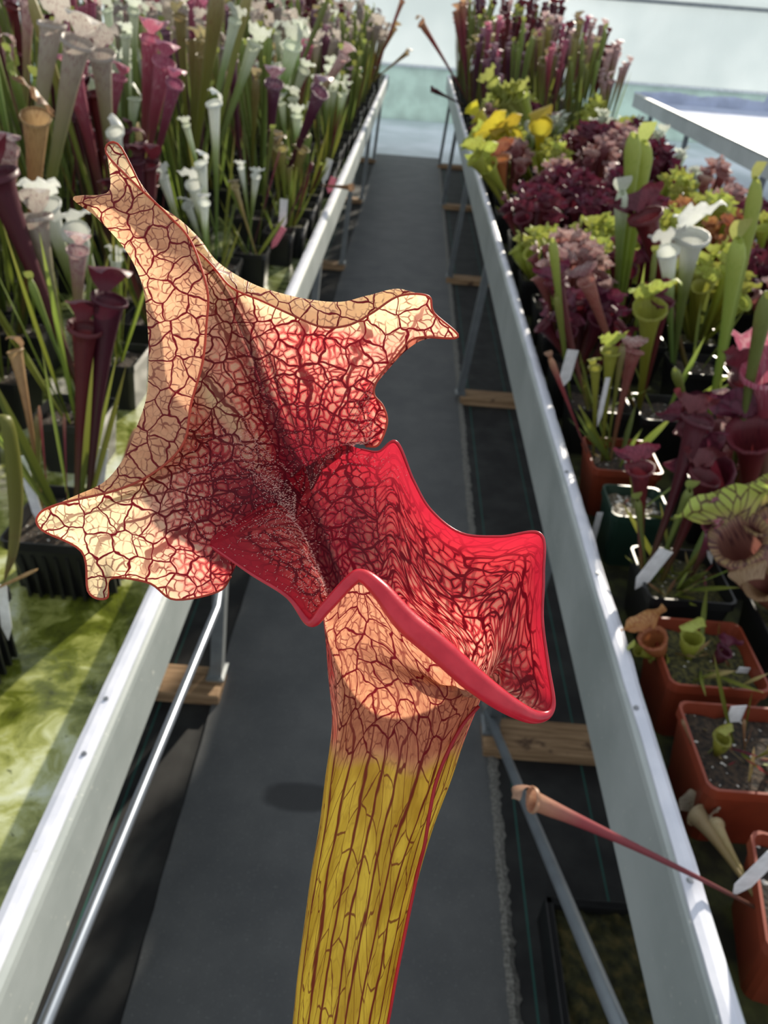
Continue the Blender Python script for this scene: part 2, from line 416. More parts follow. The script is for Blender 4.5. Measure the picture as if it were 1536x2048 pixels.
# ------------------------------------------------------------------ the big pitcher in front of the lens
D0 = 0.2                                        # it hangs about 20 cm from the lens; 100 px are about 13 mm there
def hp(p):                                      # (px, py, px towards the viewer) -> world
    return at_depth(p[0], p[1], D0 * (1 - p[2] / F))
def m_leaf():
    k = NT('veined_pitcher_skin')
    v = k.attr('vein', True); red = k.attr('red'); dark = k.attr('dark'); yel = k.attr('yel')
    wy = k.attr('wy'); cb = k.n('ShaderNodeCombineXYZ'); cb.inputs[0].default_value = 1; k.l(wy, cb.inputs[1])
    def warp(base, scale, amt):
        sb = k.n('ShaderNodeVectorMath', operation='SUBTRACT'); k.l(k.noise(v, scale, 2, col=True), sb.inputs[0]); sb.inputs[1].default_value = (.5, .5, .5)
        ml = k.n('ShaderNodeVectorMath', operation='MULTIPLY'); k.l(sb.outputs[0], ml.inputs[0]); k.l(cb.outputs[0], ml.inputs[1])
        return k.vadd(base, ml.outputs[0], amt)
    wv = warp(v, 1.7, .42); wv = warp(wv, 5, .05)
    e1 = k.voro_edge(wv, 2.35, .95)              # coarse net
    e2 = k.voro_edge(warp(wv, 9, .03), 6.6, 1.0)   # fine net
    th = k.math('MULTIPLY', k.math('MULTIPLY_ADD', red, .014, .021), k.math('MULTIPLY_ADD', yel, -.5, 1.0))
    c1 = k.ss(e1, th, k.math('MULTIPLY_ADD', th, 1.7, .016), 1, 0)
    c1 = k.math('MULTIPLY', c1, k.math('MULTIPLY_ADD', yel, -.25, 1.0))
    brk = k.ss(k.noise(v, 3.4, 2), .40, .56)
    c2 = k.math('MULTIPLY', k.ss(e2, .03, .13, 1, 0), k.math('MULTIPLY', k.math('MULTIPLY_ADD', red, .55, k.math('MULTIPLY', brk, .50)), k.math('MULTIPLY_ADD', yel, -.75, 1.0)))
    rad = k.attr('ray')                         # ribs running out from the throat
    rr = k.math('ABSOLUTE', k.math('SUBTRACT', k.math('FRACT', k.math('ADD', rad, k.math('MULTIPLY', k.math('SUBTRACT', k.noise(v, 1.1, 3), .5), 1.0))), .5))
    c3 = k.math('MULTIPLY', k.ss(rr, .035, k.math('MULTIPLY_ADD', yel, .05, .075), 1, 0), k.attr('rib'))
    vm = k.math('MAXIMUM', k.math('MAXIMUM', c1, c2), c3)
    n = k.noise(v, 5, 4)
    pale = k.mix(k.ss(n, .35, .65), (0.90, 0.52, 0.32), (0.96, 0.68, 0.42))
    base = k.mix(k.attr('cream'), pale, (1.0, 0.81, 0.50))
    base = k.mix(yel, base, k.mix(k.ss(k.noise(v, 1.5, 3), .35, .65), (0.58, 0.42, 0.05), (0.86, 0.72, 0.11)))
    base = k.mix(k.attr('tan'), base, k.mix(k.ss(n, .35, .65), (0.50, 0.22, 0.13), (0.64, 0.32, 0.18)))
    rn = k.math('ADD', red, k.math('MULTIPLY', k.math('SUBTRACT', n, .5), .30))
    redc = k.ramp(rn, [(.40, (0.93, 0.40, 0.30)), (.60, (0.90, 0.22, 0.18)), (.80, (0.72, 0.06, 0.07)), (1.0, (0.46, 0.012, 0.03))])
    base = k.mix(k.ss(rn, .20, .55), base, redc)
    # pale flecks of unpigmented tissue between the veins
    fl = k.math('MULTIPLY', k.ss(e2, .16, .34), k.math('MULTIPLY', k.ss(red, .35, .55), k.ss(red, .70, .95, 1, 0)))
    base = k.mix(k.math('MULTIPLY', fl, .6), base, (1.0, 0.72, 0.50))
    vc = k.mix(red, (0.27, 0.012, 0.020), (0.22, 0.002, 0.014))
    edge = k.attr('edge')
    vm = k.math('MULTIPLY', vm, k.math('MULTIPLY_ADD', edge, -.85, 1.0))
    col = k.mix(k.math('MULTIPLY', edge, .92), k.mix(vm, base, vc), (0.62, 0.022, 0.05))
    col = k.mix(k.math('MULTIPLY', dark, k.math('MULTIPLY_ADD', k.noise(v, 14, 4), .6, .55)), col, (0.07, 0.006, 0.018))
    h = k.math('MULTIPLY', vm, -1.0)
    tc = k.mix(k.math('MULTIPLY', vm, .75), col, (0.07, 0.002, 0.004))
    return k.finish(col, .42, spec=.35, transl=.66, tcol=tc, normal=k.bump(h, .35, .0006))
M_leaf = m_leaf()
def m_lip():
    k = NT('glossy_red_lip'); o = k.obj(); n = k.noise(o, 900, 3); n2 = k.noise(o, 180, 3)
    c = k.mix(k.ss(n2, .3, .7), (0.46, 0.012, 0.035), (0.60, 0.03, 0.055))
    return k.finish(c, .30, spec=.6, transl=.30, tcol=(0.8, 0.05, 0.05), normal=k.bump(n, .12, .0003))
M_lip = m_lip()
M_hair = plain('pale_hairs', (0.92, 0.62, 0.55), .4, transl=.4)
M_wing = plain('red_wing_edge', (0.52, 0.02, 0.03), .4, transl=.4)

hero = thing('pitcher_plant', 'big red and cream pitcher with dark red veins and frilled hood in the aisle', 'plant', (-.52, -.06, BED))
hero_off = Vector(hero.location)
def hpart(name, me, m, parent=None):
    o = link(name, me, m, parent or hero)
    if parent is None: o.location = -hero_off
    return o

# --- trumpet: rim columns (px, py, z, angle on the tube) and two steps down into it
RIM = [
 (420, 1090, 30, 150, (520, 1060, 50), (600, 1085, 40)),
 (500, 1146, 60, 165, (560, 1110, 78), (618, 1122, 70)),
 (575, 1193, 100, 180, (605, 1162, 108), (641, 1158, 90)),
 (620, 1245, 130, 195, (634, 1215, 135), (653, 1200, 105)),
 (652, 1215, 150, 213, (655, 1238, 128), (655, 1275, 85)),
 (700, 1163, 150, 235, (700, 1215, 132), (692, 1280, 110)),
 (724, 1152, 150, 252, (735, 1220, 138), (740, 1290, 125)),
 (760, 1180, 165, 267, (775, 1245, 145), (790, 1315, 135)),
 (810, 1240, 180, 282, (820, 1290, 150), (838, 1340, 140)),
 (880, 1300, 190, 298, (880, 1335, 150), (880, 1370, 128)),
 (950, 1362, 180, 314, (925, 1375, 135), (920, 1390, 105)),
 (1020, 1412, 150, 326, (980, 1395, 110), (955, 1395, 80)),
 (1075, 1434, 112, 336, (1030, 1405, 80), (985, 1385, 55)),
 (1106, 1412, 90, 345, (1060, 1385, 55), (1010, 1365, 32)),
 (1096, 1330, 60, 354, (1060, 1330, 20), (1015, 1340, 8)),
 (1085, 1240, 25, 2, (1050, 1270, -15), (1012, 1305, -15)),
 (1087, 1150, -10, 10, (1045, 1205, -50), (1005, 1270, -42)),
 (1081, 1068, -50, 20, (1030, 1150, -85), (985, 1235, -70)),
 (1000, 1073, -80, 32, (975, 1145, -105), (950, 1215, -92)),
 (922, 1066, -100, 44, (915, 1130, -120), (910, 1205, -105)),
 (862, 1020, -120, 55, (860, 1105, -132), (865, 1195, -115)),
 (827, 960, -130, 65, (820, 1070, -140), (830, 1185, -122)),
 (793, 884, -125, 75, (785, 1030, -145), (800, 1175, -128)),
 (757, 903, -130, 84, (755, 1020, -145), (775, 1170, -130)),
 (722, 898, -140, 92, (725, 1005, -145), (750, 1160, -130)),
 (690, 890, -150, 100, (693, 1000, -145), (722, 1152, -130)),
 (655, 905, -165, 108, (665, 1010, -152), (702, 1152, -138)),
 (615, 925, -165, 116, (637, 1030, -152), (686, 1162, -142)),
 (590, 950, -120, 125, (617, 1040, -112), (672, 1172, -122)),
 (560, 965, -60, 133, (601, 1050, -42), (660, 1177, -92)),
 (520, 990, 0, 140, (587, 1042, 18), (642, 1152, -42)),
 (470, 1040, 25, 146, (570, 1036, 40), (632, 1132, -20)),
]
TUBE = [(1335, 655, 990, 0), (1430, 664, 948, -25), (1490, 660, 925, -40), (1560, 650, 902, -58), (1650, 639, 868, -80), (1750, 622, 838, -105), (1860, 607, 812, -130), (1960, 594, 792, -155), (2048, 585, 775, -175), (2160, 570, 748, -200)]
cols = []
for (x, y, z, th, a, b) in RIM:
    c = [(x, y, z), a, b]
    for (cy, l, r, zc) in TUBE:
        rx = (r-l)/2; cx = (l+r)/2; A = math.radians(th)
        c.append((cx + rx*math.cos(A), cy - .30*rx*math.sin(A), zc - .92*rx*math.sin(A)))
    cols.append(c)
cols = np.array(cols, float)                    # (32, 13, 3)
NV, NU = 130, 224
g = np.stack([catmull(c, NV) for c in cols])
g = np.stack([catmull(g[:, j], NU, closed=True) for j in range(NV)], axis=1)   # (NU, NV, 3)
uu = np.arange(NU) / NU * 32                    # rim column coordinate
vv = np.linspace(0, 12, NV)
U, V = np.meshgrid(uu, vv, indexing='ij')
# gentle folds running down the tube
g[:, :, 2] += 2.2 * np.sin(U*2.1 + np.sin(V*.9)*1.4) * np.clip((V-3)/3, 0, 1)
th = np.unwrap(np.radians(catmull(np.array([[r[3] + (360 if i >= 15 else 0)] for i, r in enumerate(RIM)] + [[RIM[0][3] + 360]]), NU + 1)[:NU, 0]))
seg = np.linalg.norm(np.diff(g, axis=1), axis=2)
rate = np.interp((vv[1:]+vv[:-1])/2, [0, 3.5, 5, 12], [1, .85, .42, .36])
arc = np.concatenate([np.zeros((NU, 1)), np.cumsum(seg*rate, axis=1)], axis=1)
vein = np.stack([np.repeat((th*165)[:, None], NV, 1)/100, arc/100, np.zeros_like(arc)], -1)
inside = np.where((U > 12.2) | (U < 3.6), 1.0, 0.0)
inside = np.clip(np.minimum(np.where(U > 8, (U-11.8)/1.2, (4.0-U)/.8), 1), 0, 1)
red = inside*np.interp(V, [0, .6, 1.6, 2.5, 3.5], [1, .92, .84, .78, .62]) + (1-inside)*np.interp(V, [0, .5, 1.3, 4.5], [.42, .30, .22, .16])
red *= np.interp(V, [4.4, 5.2], [1, .3])
red = np.where((U > 20) | (U < 3.5), np.maximum(red, .82*(V < 3)), red)
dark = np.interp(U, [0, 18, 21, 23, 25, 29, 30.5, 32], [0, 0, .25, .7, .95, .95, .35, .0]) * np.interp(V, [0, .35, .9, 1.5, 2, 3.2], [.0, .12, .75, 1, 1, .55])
yel = np.clip((V-4.55 + .22*np.sin(U*1.3))/.7, 0, 1)
yel = np.maximum(yel, np.clip((V-1.4)/1.2, 0, 1)*np.exp(-((U-10.9)/1.3)**2)*.6)
yel = np.maximum(yel, .75*np.exp(-((U-13.4)/1.6)**2)*np.clip((V-.8)/1, 0, 1))
edge = np.interp(V, [0, .30, .75], [1, .75, 0])*inside*np.interp(U, [0, 22.5, 24.5, 30.5, 32], [1, 1, 0, 0, 1])
yel *= (1-edge)
rayv = U*1.0
rib = np.interp(V, [0, 1, 3, 5, 12], [.0, .35, .6, .9, .95]) + 0*U
verts = [hp(p) for p in g.reshape(-1, 3)]
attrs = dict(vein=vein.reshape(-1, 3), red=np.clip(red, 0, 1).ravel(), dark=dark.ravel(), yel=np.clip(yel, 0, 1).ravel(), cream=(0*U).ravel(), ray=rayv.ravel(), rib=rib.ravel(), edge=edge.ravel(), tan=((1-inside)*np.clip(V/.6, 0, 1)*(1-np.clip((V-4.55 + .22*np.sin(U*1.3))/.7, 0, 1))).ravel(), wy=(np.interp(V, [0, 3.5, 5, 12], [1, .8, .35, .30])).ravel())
trumpet = hpart('trumpet', mesh('trumpet', verts, grid_faces(NU, NV, True), True, attrs), M_leaf)
trumpet['label'] = 'yellow lower tube flaring into an orange-pink veined throat'

# --- rolled lip along the rim, thick in front
LR = {0: 2, 1: 3, 2: 4, 3: 8, 4: 11, 5: 12, 6: 13, 7: 17, 8: 22, 9: 23, 10: 22, 11: 18, 12: 12, 13: 5, 14: 3.5, 15: 3, 16: 3, 17: 3, 18: 2.5, 19: 2.5, 20: 2.5, 21: 2.5, 22: 3, 23: 2, 24: 1.5}
lp = catmull(np.array([(RIM[i][0], RIM[i][1], RIM[i][2], LR[i]) for i in range(25)], float), 240)
v, f = sweep([hp(p) for p in lp], [max(.5, p[3])*D0/F for p in lp], 14)
lip = hpart('lip', mesh('lip', v, f), M_lip); lip['label'] = 'smooth rolled bright red lip'

# --- wing (keel) running down the right of the tube
WG = [(958, 1412, 62), (925, 1450, 65), (893, 1510, 62), (872, 1565, 50), (860, 1622, 38), (849, 1690, 12), (834, 1750, -30), (811, 1860, -70), (791, 1960, -110), (775, 2048, -150), (748, 2160, -185)]
w = catmull(np.array(WG, float), 90)
v, f = sweep([hp(p) for p in w], [3.6*D0/F]*len(w), 8)
hpart('wing', mesh('wing', v, f), M_wing)['label'] = 'thin dark red ridge down the tube'

# --- narrow foot of the pitcher, down to its pot on the left bench
c0 = hp((659, 2150, -200)); c1 = hp((645, 2260, -235))
st = catmull(np.array([tuple(c0), tuple(c1), (-.12, .03, 1.24), (-.28, -.02, 1.02), (-.44, -.05, .86), (-.52, -.06, .79)]), 40)
v, f = sweep(st, list(np.interp(np.linspace(0, 1, 40), [0, .15, .5, 1], [.0112, .0105, .0075, .005])), 16)
M_stalk = plain('yellow_green_stalk', (0.45, 0.42, 0.08), .45, transl=.3)
hpart('stalk', mesh('stalk', v, f), M_stalk)

# --- hood: rays from the throat out to the margin; the margin rolls back over towards the viewer
RAYS = [  # base px..., then five more; flap rays turn back over the last two points
 [(560,1010,0),(525,1035,6),(497,1060,4),(482,1090,-4),(474,1118,-14),(470,1135,-20),(462,1152,-26)],
 [(556,1005,5),(510,1040,14),(475,1075,14),(458,1110,6),(452,1140,-4),(446,1162,-12),(436,1183,-18)],
 [(552,1000,8),(492,1038,24),(436,1080,24),(396,1128,10),(372,1160,-2),(360,1180,-10),(349,1199,-16)],
 [(548,992,10),(478,1024,32),(408,1066,34),(355,1112,18),(325,1140,8),(310,1154,2),(298,1166,-2)],
 [(544,984,10),(462,1010,40),(378,1048,46),(300,1094,32),(258,1128,22),(238,1145,16),(222,1157,12)],
 [(536,974,10),(448,1000,45),(350,1034,52),(262,1072,44),(224,1112,34),(208,1150,40),(214,1196,50)],
 [(530,966,10),(438,988,45),(334,1016,52),(240,1052,44),(200,1082,34),(186,1124,32),(177,1184,46)],
 [(526,960,10),(430,976,45),(326,1002,52),(226,1034,44),(180,1062,34),(168,1088,28),(164,1104,22)],
 [(522,952,10),(424,964,45),(318,990,52),(208,1018,44),(150,1038,34),(112,1052,26),(84,1060,18)],
 [(518,944,10),(420,950,45),(314,976,52),(206,1006,44),(140,1018,36),(98,1024,28),(77,1030,20)],
 [(514,936,10),(420,938,44),(326,962,48),(244,988,40),(186,988,46),(150,992,54),(118,1008,56)],
 [(508,926,8),(426,924,40),(346,940,40),(272,962,28),(222,958,36),(216,962,52),(240,978,66)],
 [(504,914,4),(434,904,34),(366,910,28),(300,914,10),(254,908,26),(268,912,56),(318,938,74)],
 [(504,900,-2),(440,880,24),(380,872,10),(318,862,-8),(272,858,16),(300,860,56),(368,884,78)],
 [(508,890,-12),(448,856,12),(392,832,-8),(336,810,-22),(292,798,10),(326,800,54),(382,808,72)],
 [(516,890,-30),(464,838,-14),(414,794,-34),(350,752,-46),(297,728,0),(340,726,48),(405,724,62)],
 [(530,896,-60),(484,818,-60),(438,752,-70),(372,690,-70),(295,650,-8),(346,648,44),(413,646,56)],
 [(548,910,-95),(502,806,-102),(454,716,-104),(386,630,-92),(284,568,-16),(340,576,38),(416,590,46)],
 [(566,926,-122),(516,800,-130),(464,690,-128),(396,590,-110),(250,498,-22),(310,512,28),(402,534,30)],
 [(584,942,-140),(526,796,-150),(472,670,-146),(402,560,-122),(192,434,-30),(262,450,16),(378,476,8)],
 [(600,954,-150),(534,794,-158),(476,656,-152),(406,536,-128),(158,404,-40),(216,398,-6),(332,426,-20)],
 [(610,958,-155),(540,794,-162),(480,648,-156),(404,520,-130),(300,440,-105),(228,372,-62),(216,312,-55)],
 [(615,956,-157),(550,796,-165),(488,650,-160),(412,522,-134),(322,442,-112),(262,352,-84),(240,292,-76)],
 [(618,953,-158),(560,800,-166),(500,660,-162),(432,544,-138),(354,438,-112),(330,424,-92),(310,420,-84)],
 [(620,950,-158),(568,806,-167),(514,680,-164),(456,580,-145),(400,480,-118),(404,488,-92),(416,522,-82)],
 [(623,946,-159),(578,814,-168),(534,706,-167),(494,628,-154),(440,530,-128),(444,540,-100),(462,574,-88)],
 [(627,940,-160),(592,818,-170),(562,722,-170),(536,652,-158),(505,570,-132),(508,582,-102),(524,602,-90)],
 [(632,934,-160),(610,820,-170),(594,730,-170),(582,668,-158),(566,590,-132),(568,606,-100),(584,630,-88)],
 [(638,927,-160),(632,820,-168),(634,734,-167),(632,678,-155),(626,602,-126),(628,622,-94),(644,654,-82)],
 [(645,920,-160),(656,818,-165),(674,736,-162),(680,684,-148),(684,606,-118),(686,624,-88),(698,650,-78)],
 [(652,913,-160),(678,815,-162),(712,738,-156),(728,690,-140),(738,595,-108),(738,606,-82),(744,626,-74)],
 [(658,908,-160),(694,814,-160),(744,740,-150),(772,690,-132),(794,590,-98),(806,580,-76),(798,592,-68)],
 [(664,904,-160),(706,814,-158),(764,740,-145),(802,690,-125),(838,630,-92),(852,604,-78),(856,592,-70)],
 [(670,900,-160),(712,814,-157),(770,742,-143),(812,694,-122),(850,656,-92),(862,640,-78),(868,626,-70)],
 [(675,898,-158),(715,816,-156),(772,744,-142),(816,698,-120),(860,670,-92),(890,668,-74),(916,674,-62)],
 [(680,896,-157),(715,822,-155),(762,752,-142),(796,714,-126),(816,696,-112),(826,686,-106),(832,676,-102)],
 [(684,894,-156),(714,830,-153),(748,772,-142),(768,746,-130),(778,732,-122),(786,722,-116),(792,713,-112)],
 [(688,893,-155),(712,842,-152),(734,806,-142),(744,786,-132),(750,772,-124),(754,764,-118),(757,757,-114)],
 [(692,892,-154),(712,856,-150),(730,832,-138),(738,818,-126),(743,806,-116),(746,797,-108),(748,788,-102)],
 [(696,891,-152),(716,866,-146),(734,848,-130),(745,838,-114),(754,828,-100),(760,820,-90),(766,812,-84)],
 [(700,891,-150),(720,874,-142),(738,864,-124),(750,858,-106),(760,854,-92),(767,850,-82),(774,846,-76)],
 [(704,891,-148),(720,882,-140),(734,880,-124),(744,880,-108),(750,882,-96),(754,885,-88),(757,889,-84)],
 [(708,892,-146),(714,888,-142),(720,888,-134),(725,889,-124),(728,890,-114),(730,891,-106),(732,893,-100)],
]
_k = [0, 5, 9, 14, 18, 22, 28, 34, 42]
_b = np.array([(590, 1050, 0), (596, 1020, -40), (600, 1000, -85), (606, 990, -125), (614, 988, -148), (626, 978, -158), (646, 940, -161), (691, 902, -156), (711, 898, -148)], float)
deep = np.stack([np.interp(np.arange(len(RAYS)), _k, _b[:, q]) for q in range(3)], -1)
RG = np.concatenate([deep[:, None, :], np.array(RAYS, float)], axis=1)
HV, NR = 72, 43*6
RG_n = len(RAYS)
h = np.stack([catmull(r, HV) for r in RG])
h = np.stack([catmull(h[:, j], NR) for j in range(HV)], axis=1)      # (NR, HV, 3)
ri = np.linspace(0, RG_n-1, NR); vj = np.linspace(-1, 6, HV)
RI, VJ = np.meshgrid(ri, vj, indexing='ij')
# puckering of the sheet
h[:, :, 2] += 3.0*np.sin(RI*1.9 + np.sin(VJ*2)*.8)*np.clip(VJ/2, 0, 1)
seg = np.linalg.norm(np.diff(h, axis=1), axis=2)
arc = np.concatenate([np.zeros((NR, 1)), np.cumsum(seg, axis=1)], axis=1)
flapray = np.interp(RI, [0, 9.5, 11, 20, 21, 22.5, 24, 31, 32, 42], [0, 0, 1, 1, .8, .8, 1, 1, 0, 0])
vein = np.concatenate([h[:, :, :2]/100, 0*h[:, :, :1]], -1)
hx, hy = h[:, :, 0], h[:, :, 1]
dn = np.sqrt(((hx-590)/1.0)**2 + ((hy-985)/1.0)**2)
red = np.interp(dn, [0, 90, 200, 330, 520], [1, .94, .78, .46, .30])
red = np.maximum(red, .80*np.exp(-((hx-640)/180)**2 - ((hy-680)/60)**2))      # wine-red upper inside
red = np.maximum(red, .85*np.exp(-((hx-735)/60)**2 - ((hy-800)/110)**2))
rl = np.abs((hx-400)*.74 - (hy-770)*.67)
sunlit = np.exp(-(rl/34)**2)*np.clip((560-hx)/80, 0, 1)*np.clip((hx-370)/50, 0, 1)*np.clip((hy-690)/60, 0, 1)*.75  # sunlit patch beside the ridge, painted into the skin colour
red = red*(1-.75*sunlit)
red *= np.interp(hx, [120, 330, 420], [.45, .75, 1])
flap = flapray*np.clip((VJ-4.0)/.35, 0, 1)
red = red*(1-flap) + flap*np.interp(RI, [0, 10, 20, 23, 42], [.1, .22, .24, .06, .05])
under = flapray*np.clip((VJ-3.1)/.5, 0, 1)*(1-flap)  # skin paled beneath the rolled margin so more light passes into it
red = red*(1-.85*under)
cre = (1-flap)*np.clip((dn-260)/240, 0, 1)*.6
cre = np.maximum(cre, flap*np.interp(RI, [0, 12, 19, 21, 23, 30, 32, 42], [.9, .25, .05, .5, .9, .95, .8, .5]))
cre = np.maximum(cre, .95*(1-flap)*sunlit)
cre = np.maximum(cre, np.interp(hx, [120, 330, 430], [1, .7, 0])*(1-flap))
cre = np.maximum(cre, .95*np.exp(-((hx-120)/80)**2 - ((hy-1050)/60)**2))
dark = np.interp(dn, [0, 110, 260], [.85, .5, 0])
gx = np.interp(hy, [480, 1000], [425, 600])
dark = np.maximum(dark, (1-flap)*.8*np.exp(-((hx-gx)/34)**2)*(hy > 500)*(hy < 1020))  # shade of the deep groove, painted along the crease
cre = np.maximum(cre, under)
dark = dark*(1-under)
rib = np.interp(VJ, [-1, 1, 3, 5, 6], [.9, .95, .7, .3, .1])*(1-flap)
verts = [hp(p) for p in h.reshape(-1, 3)]
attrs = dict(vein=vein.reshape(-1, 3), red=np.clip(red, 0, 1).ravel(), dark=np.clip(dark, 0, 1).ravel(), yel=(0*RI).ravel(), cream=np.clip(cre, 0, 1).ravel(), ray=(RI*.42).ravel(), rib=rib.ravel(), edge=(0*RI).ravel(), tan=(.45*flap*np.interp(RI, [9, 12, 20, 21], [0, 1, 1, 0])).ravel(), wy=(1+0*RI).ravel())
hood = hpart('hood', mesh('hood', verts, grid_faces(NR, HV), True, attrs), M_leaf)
hood['label'] = 'frilled hood with cream rolled margins and a red net of veins'
# --- margin bead
mg = h[:, -1, :]
v, f = sweep([hp(p + np.array([0, 0, .5])) for p in mg], [2.3*D0/F]*len(mg), 6)
hpart('margin', mesh('margin', v, f), plain('orange_red_margin', (0.55, 0.09, 0.05), .45, transl=.5))
# --- hairs lining the throat
rnd = random.Random(11); hv, hf = [], []
W = np.array([tuple(x) for x in verts]).reshape(NR, HV, 3)
TW = np.array([tuple(hp(p)) for p in g.reshape(-1, 3)]).reshape(NU, NV, 3)
def add_hairs(Wd, mask, count, ln):
    idx = np.argwhere(mask)
    for q in range(count):
        i, j = idx[rnd.randrange(len(idx))]
        i = min(max(i, 1), Wd.shape[0]-2); j = min(max(j, 1), Wd.shape[1]-2)
        p = Vector(Wd[i, j]); a = Vector(Wd[i+1, j]) - p; b = Vector(Wd[i, j+1]) - p
        p = p + a*rnd.random() + b*rnd.random()
        n = a.cross(b).normalized()
        if n.dot(EYE - p) < 0: n = -n
        t = (n + Vector((rnd.uniform(-.5, .5), rnd.uniform(-.5, .5), rnd.uniform(-.9, .1)))).normalized()*ln*rnd.uniform(.6, 1.3)
        s = t.orthogonal().normalized()*.00007; s2 = t.cross(s).normalized()*.00007
        k = len(hv); hv.extend([p + s, p - s*.5 + s2*.87, p - s*.5 - s2*.87, p + t + s*.8, p + t - s*.4 + s2*.7, p + t - s*.4 - s2*.7])
        hf.extend([(k, k+1, k+4, k+3), (k+1, k+2, k+5, k+4), (k+2, k, k+3, k+5), (k+3, k+4, k+5)])
add_hairs(W, (red > .55) & (VJ > -.5) & (VJ < 3.4), 2300, .00045)
rdg = (np.abs((hx-520)*.80 - (hy-930)*.55) < 26) & (hx > 480) & (VJ < 2.2)
if rdg.any(): add_hairs(W, rdg, 700, .0004)
add_hairs(TW, (((U > 29.5) | (U < 3)) & (V > .5) & (V < 2.2)), 900, .0004)
add_hairs(TW, (dark.max() > 0) & ((U > 21) | (U < 2.2)) & (V < 1.4), 800, .00045)
tag(hpart('throat_hairs', mesh('throat_hairs', hv, hf, False), M_hair), kind='stuff')

# ------------------------------------------------------------------ pitcher plants: shared shapes
def pitcher_mesh(ratio, bow, flare, lipcurl, seed, segs=12):
    """tube of mouth radius 1 and length `ratio`, base at the origin, front of the mouth towards -Y"""
    rnd = random.Random(seed)
    zs = [0, .08, .2, .35, .5, .64, .76, .86, .93, .97, 1.0]
    rs = [.20, .20, .23, .28, .35, .45, .58, .73, .88, .98, 1.0 + flare] if ratio > 6 else [.22, .26, .40, .62, .84, 1.0, 1.04, 1.0, .94, .96, 1.0 + flare]
    if flare < .1: rs[-3:] = [.84, .70, .42]        # mouth pinched shut
    if flare < .1: flare = -.58
    v, hh, vn = [], [], []
    rings = list(zip(zs, rs))
    for z, r in rings + [(1.0, 1.0+flare*1.25), (1.0 - lipcurl/ratio, 1.0+flare*1.2)]:
        for k in range(segs):
            a = 2*math.pi*k/segs
            wing = .10*r*max(0, math.cos((a + math.pi/2)))**8
            rr = r*(1 + .03*math.sin(3*a+seed)) + wing*(z < .95)
            tilt = -.30*math.sin(a+math.pi)*max(0, (z-.9)/.1)        # back of the mouth stands higher
            x = rr*math.cos(a); y = rr*math.sin(a) + bow*ratio*(4*z*(1-z))
            v.append((x, y, z*ratio + tilt)); hh.append(z); vn.append((a*1.6, z*ratio*.35, seed))
    n = len(rings) + 2; f = []
    for i in range(n-1):
        for k in range(segs):
            k2 = (k+1) % segs
            f.append((i*segs+k, i*segs+k2, (i+1)*segs+k2, (i+1)*segs+k))
    return mesh('pitcher', v, f, True, dict(h=hh, vein=vn))
def hood_mesh(kind, seed, nu=11, nv=10):
    """hood on a narrow column at the back of the mouth (y=+1), arching over it; origin at the mouth's centre"""
    rnd = random.Random(seed); v, hh, vn = [], [], []
    ph = rnd.uniform(0, 6)
    for i in range(nu):
        u = -1 + 2*i/(nu-1)
        for j in range(nv):
            t = j/(nv-1)
            if kind == 'arch':      # low roof over the mouth
                w = .42 + 1.05*math.sin(min(1, t*1.15)*math.pi*.62)**1.4*(1 - .55*max(0, t-.7)/.3)
                y = 1.05 + .1*math.sin(t*3) - 2.5*max(0, t-.22)**1.25; z = .25 + 1.75*math.sin(min(1, t*1.1)*math.pi*.56)
                z += -.30*u*u*t + .16*math.sin(ph + t*9 + u*3)*u*u
            elif kind == 'frill':   # erect, ruffled
                w = .45 + 1.35*math.sin(t*math.pi*.60)**1.3
                y = 1.05 - 1.5*t**1.7; z = .2 + 2.1*t**.9
                ru = abs(u)**1.6
                y += ru*(.35*math.sin(ph + t*11) - .55*t); z += ru*.28*math.cos(ph + t*13 + u)
                if t > .85: z += .25*math.sin(ph + u*9)
            elif kind == 'wide':    # broad two-lobed collar of the squat kinds
                w = .55 + 1.55*math.sin(t*math.pi*.62)**1.1
                y = 1.0 + .55*t - .75*u*u*t; z = .2 + 1.55*t*(1 - .10*math.cos(u*math.pi))
                y += abs(u)**1.5*.32*math.sin(ph + t*8 + u*4); z += abs(u)*.26*math.cos(ph + u*8 + t*3)
            else:                   # flat flag
                w = .30 + .75*math.sin(t*math.pi*.7)
                y = .38 + .05*t - .55*t*t; z = -.1 + 1.9*t
            v.append((u*w, y, z)); hh.append(1.0 + .3*t); vn.append((u*1.3, 2 + t*1.5, seed))
    return mesh('hood', v, grid_faces(nu, nv), True, dict(h=hh, vein=vn))
def blade_mesh(seed, bend):
    v, f = [], []
    n = 8
    for i in range(n):
        t = i/(n-1); w = (.35 + .65*math.sin(t*math.pi*.8))*(1 - t**4)*1.0 + .02
        y = bend*t*t*14; z = t*14
        for u, d in ((-1, 0), (0, .35), (1, 0)): v.append((u*w, y - d*w, z))
    return mesh('leaf', v, grid_faces(n, 3), True, dict(h=[i/(n-1)*.8 for i in range(n) for _ in range(3)], vein=[(p[0], p[2]*.3, seed) for p in v]))
RATIOS = {'slim': 24, 'mid': 15, 'stout': 9, 'squat': 4.2}
FLATM = {k: [pitcher_mesh(r, b, .03, .02, sd+10) for sd, b in enumerate((.0, .012, -.012))] for k, r in RATIOS.items()}   # no flared lip
TUBES = {k: [pitcher_mesh(r, b*(1 if k != 'squat' else 3.2), fl, lc, sd) for sd, (b, fl, lc) in enumerate([(.0, .22, .25), (.012, .3, .35), (-.015, .26, .3), (.02, .18, .2)])] for k, r in RATIOS.items()}
HOODS = {k: [hood_mesh(k, s) for s in range(3)] for k in ('arch', 'frill', 'wide', 'flag')}
BLADES = [blade_mesh(s, b) for s, b in enumerate((.02, .10, -.08))]

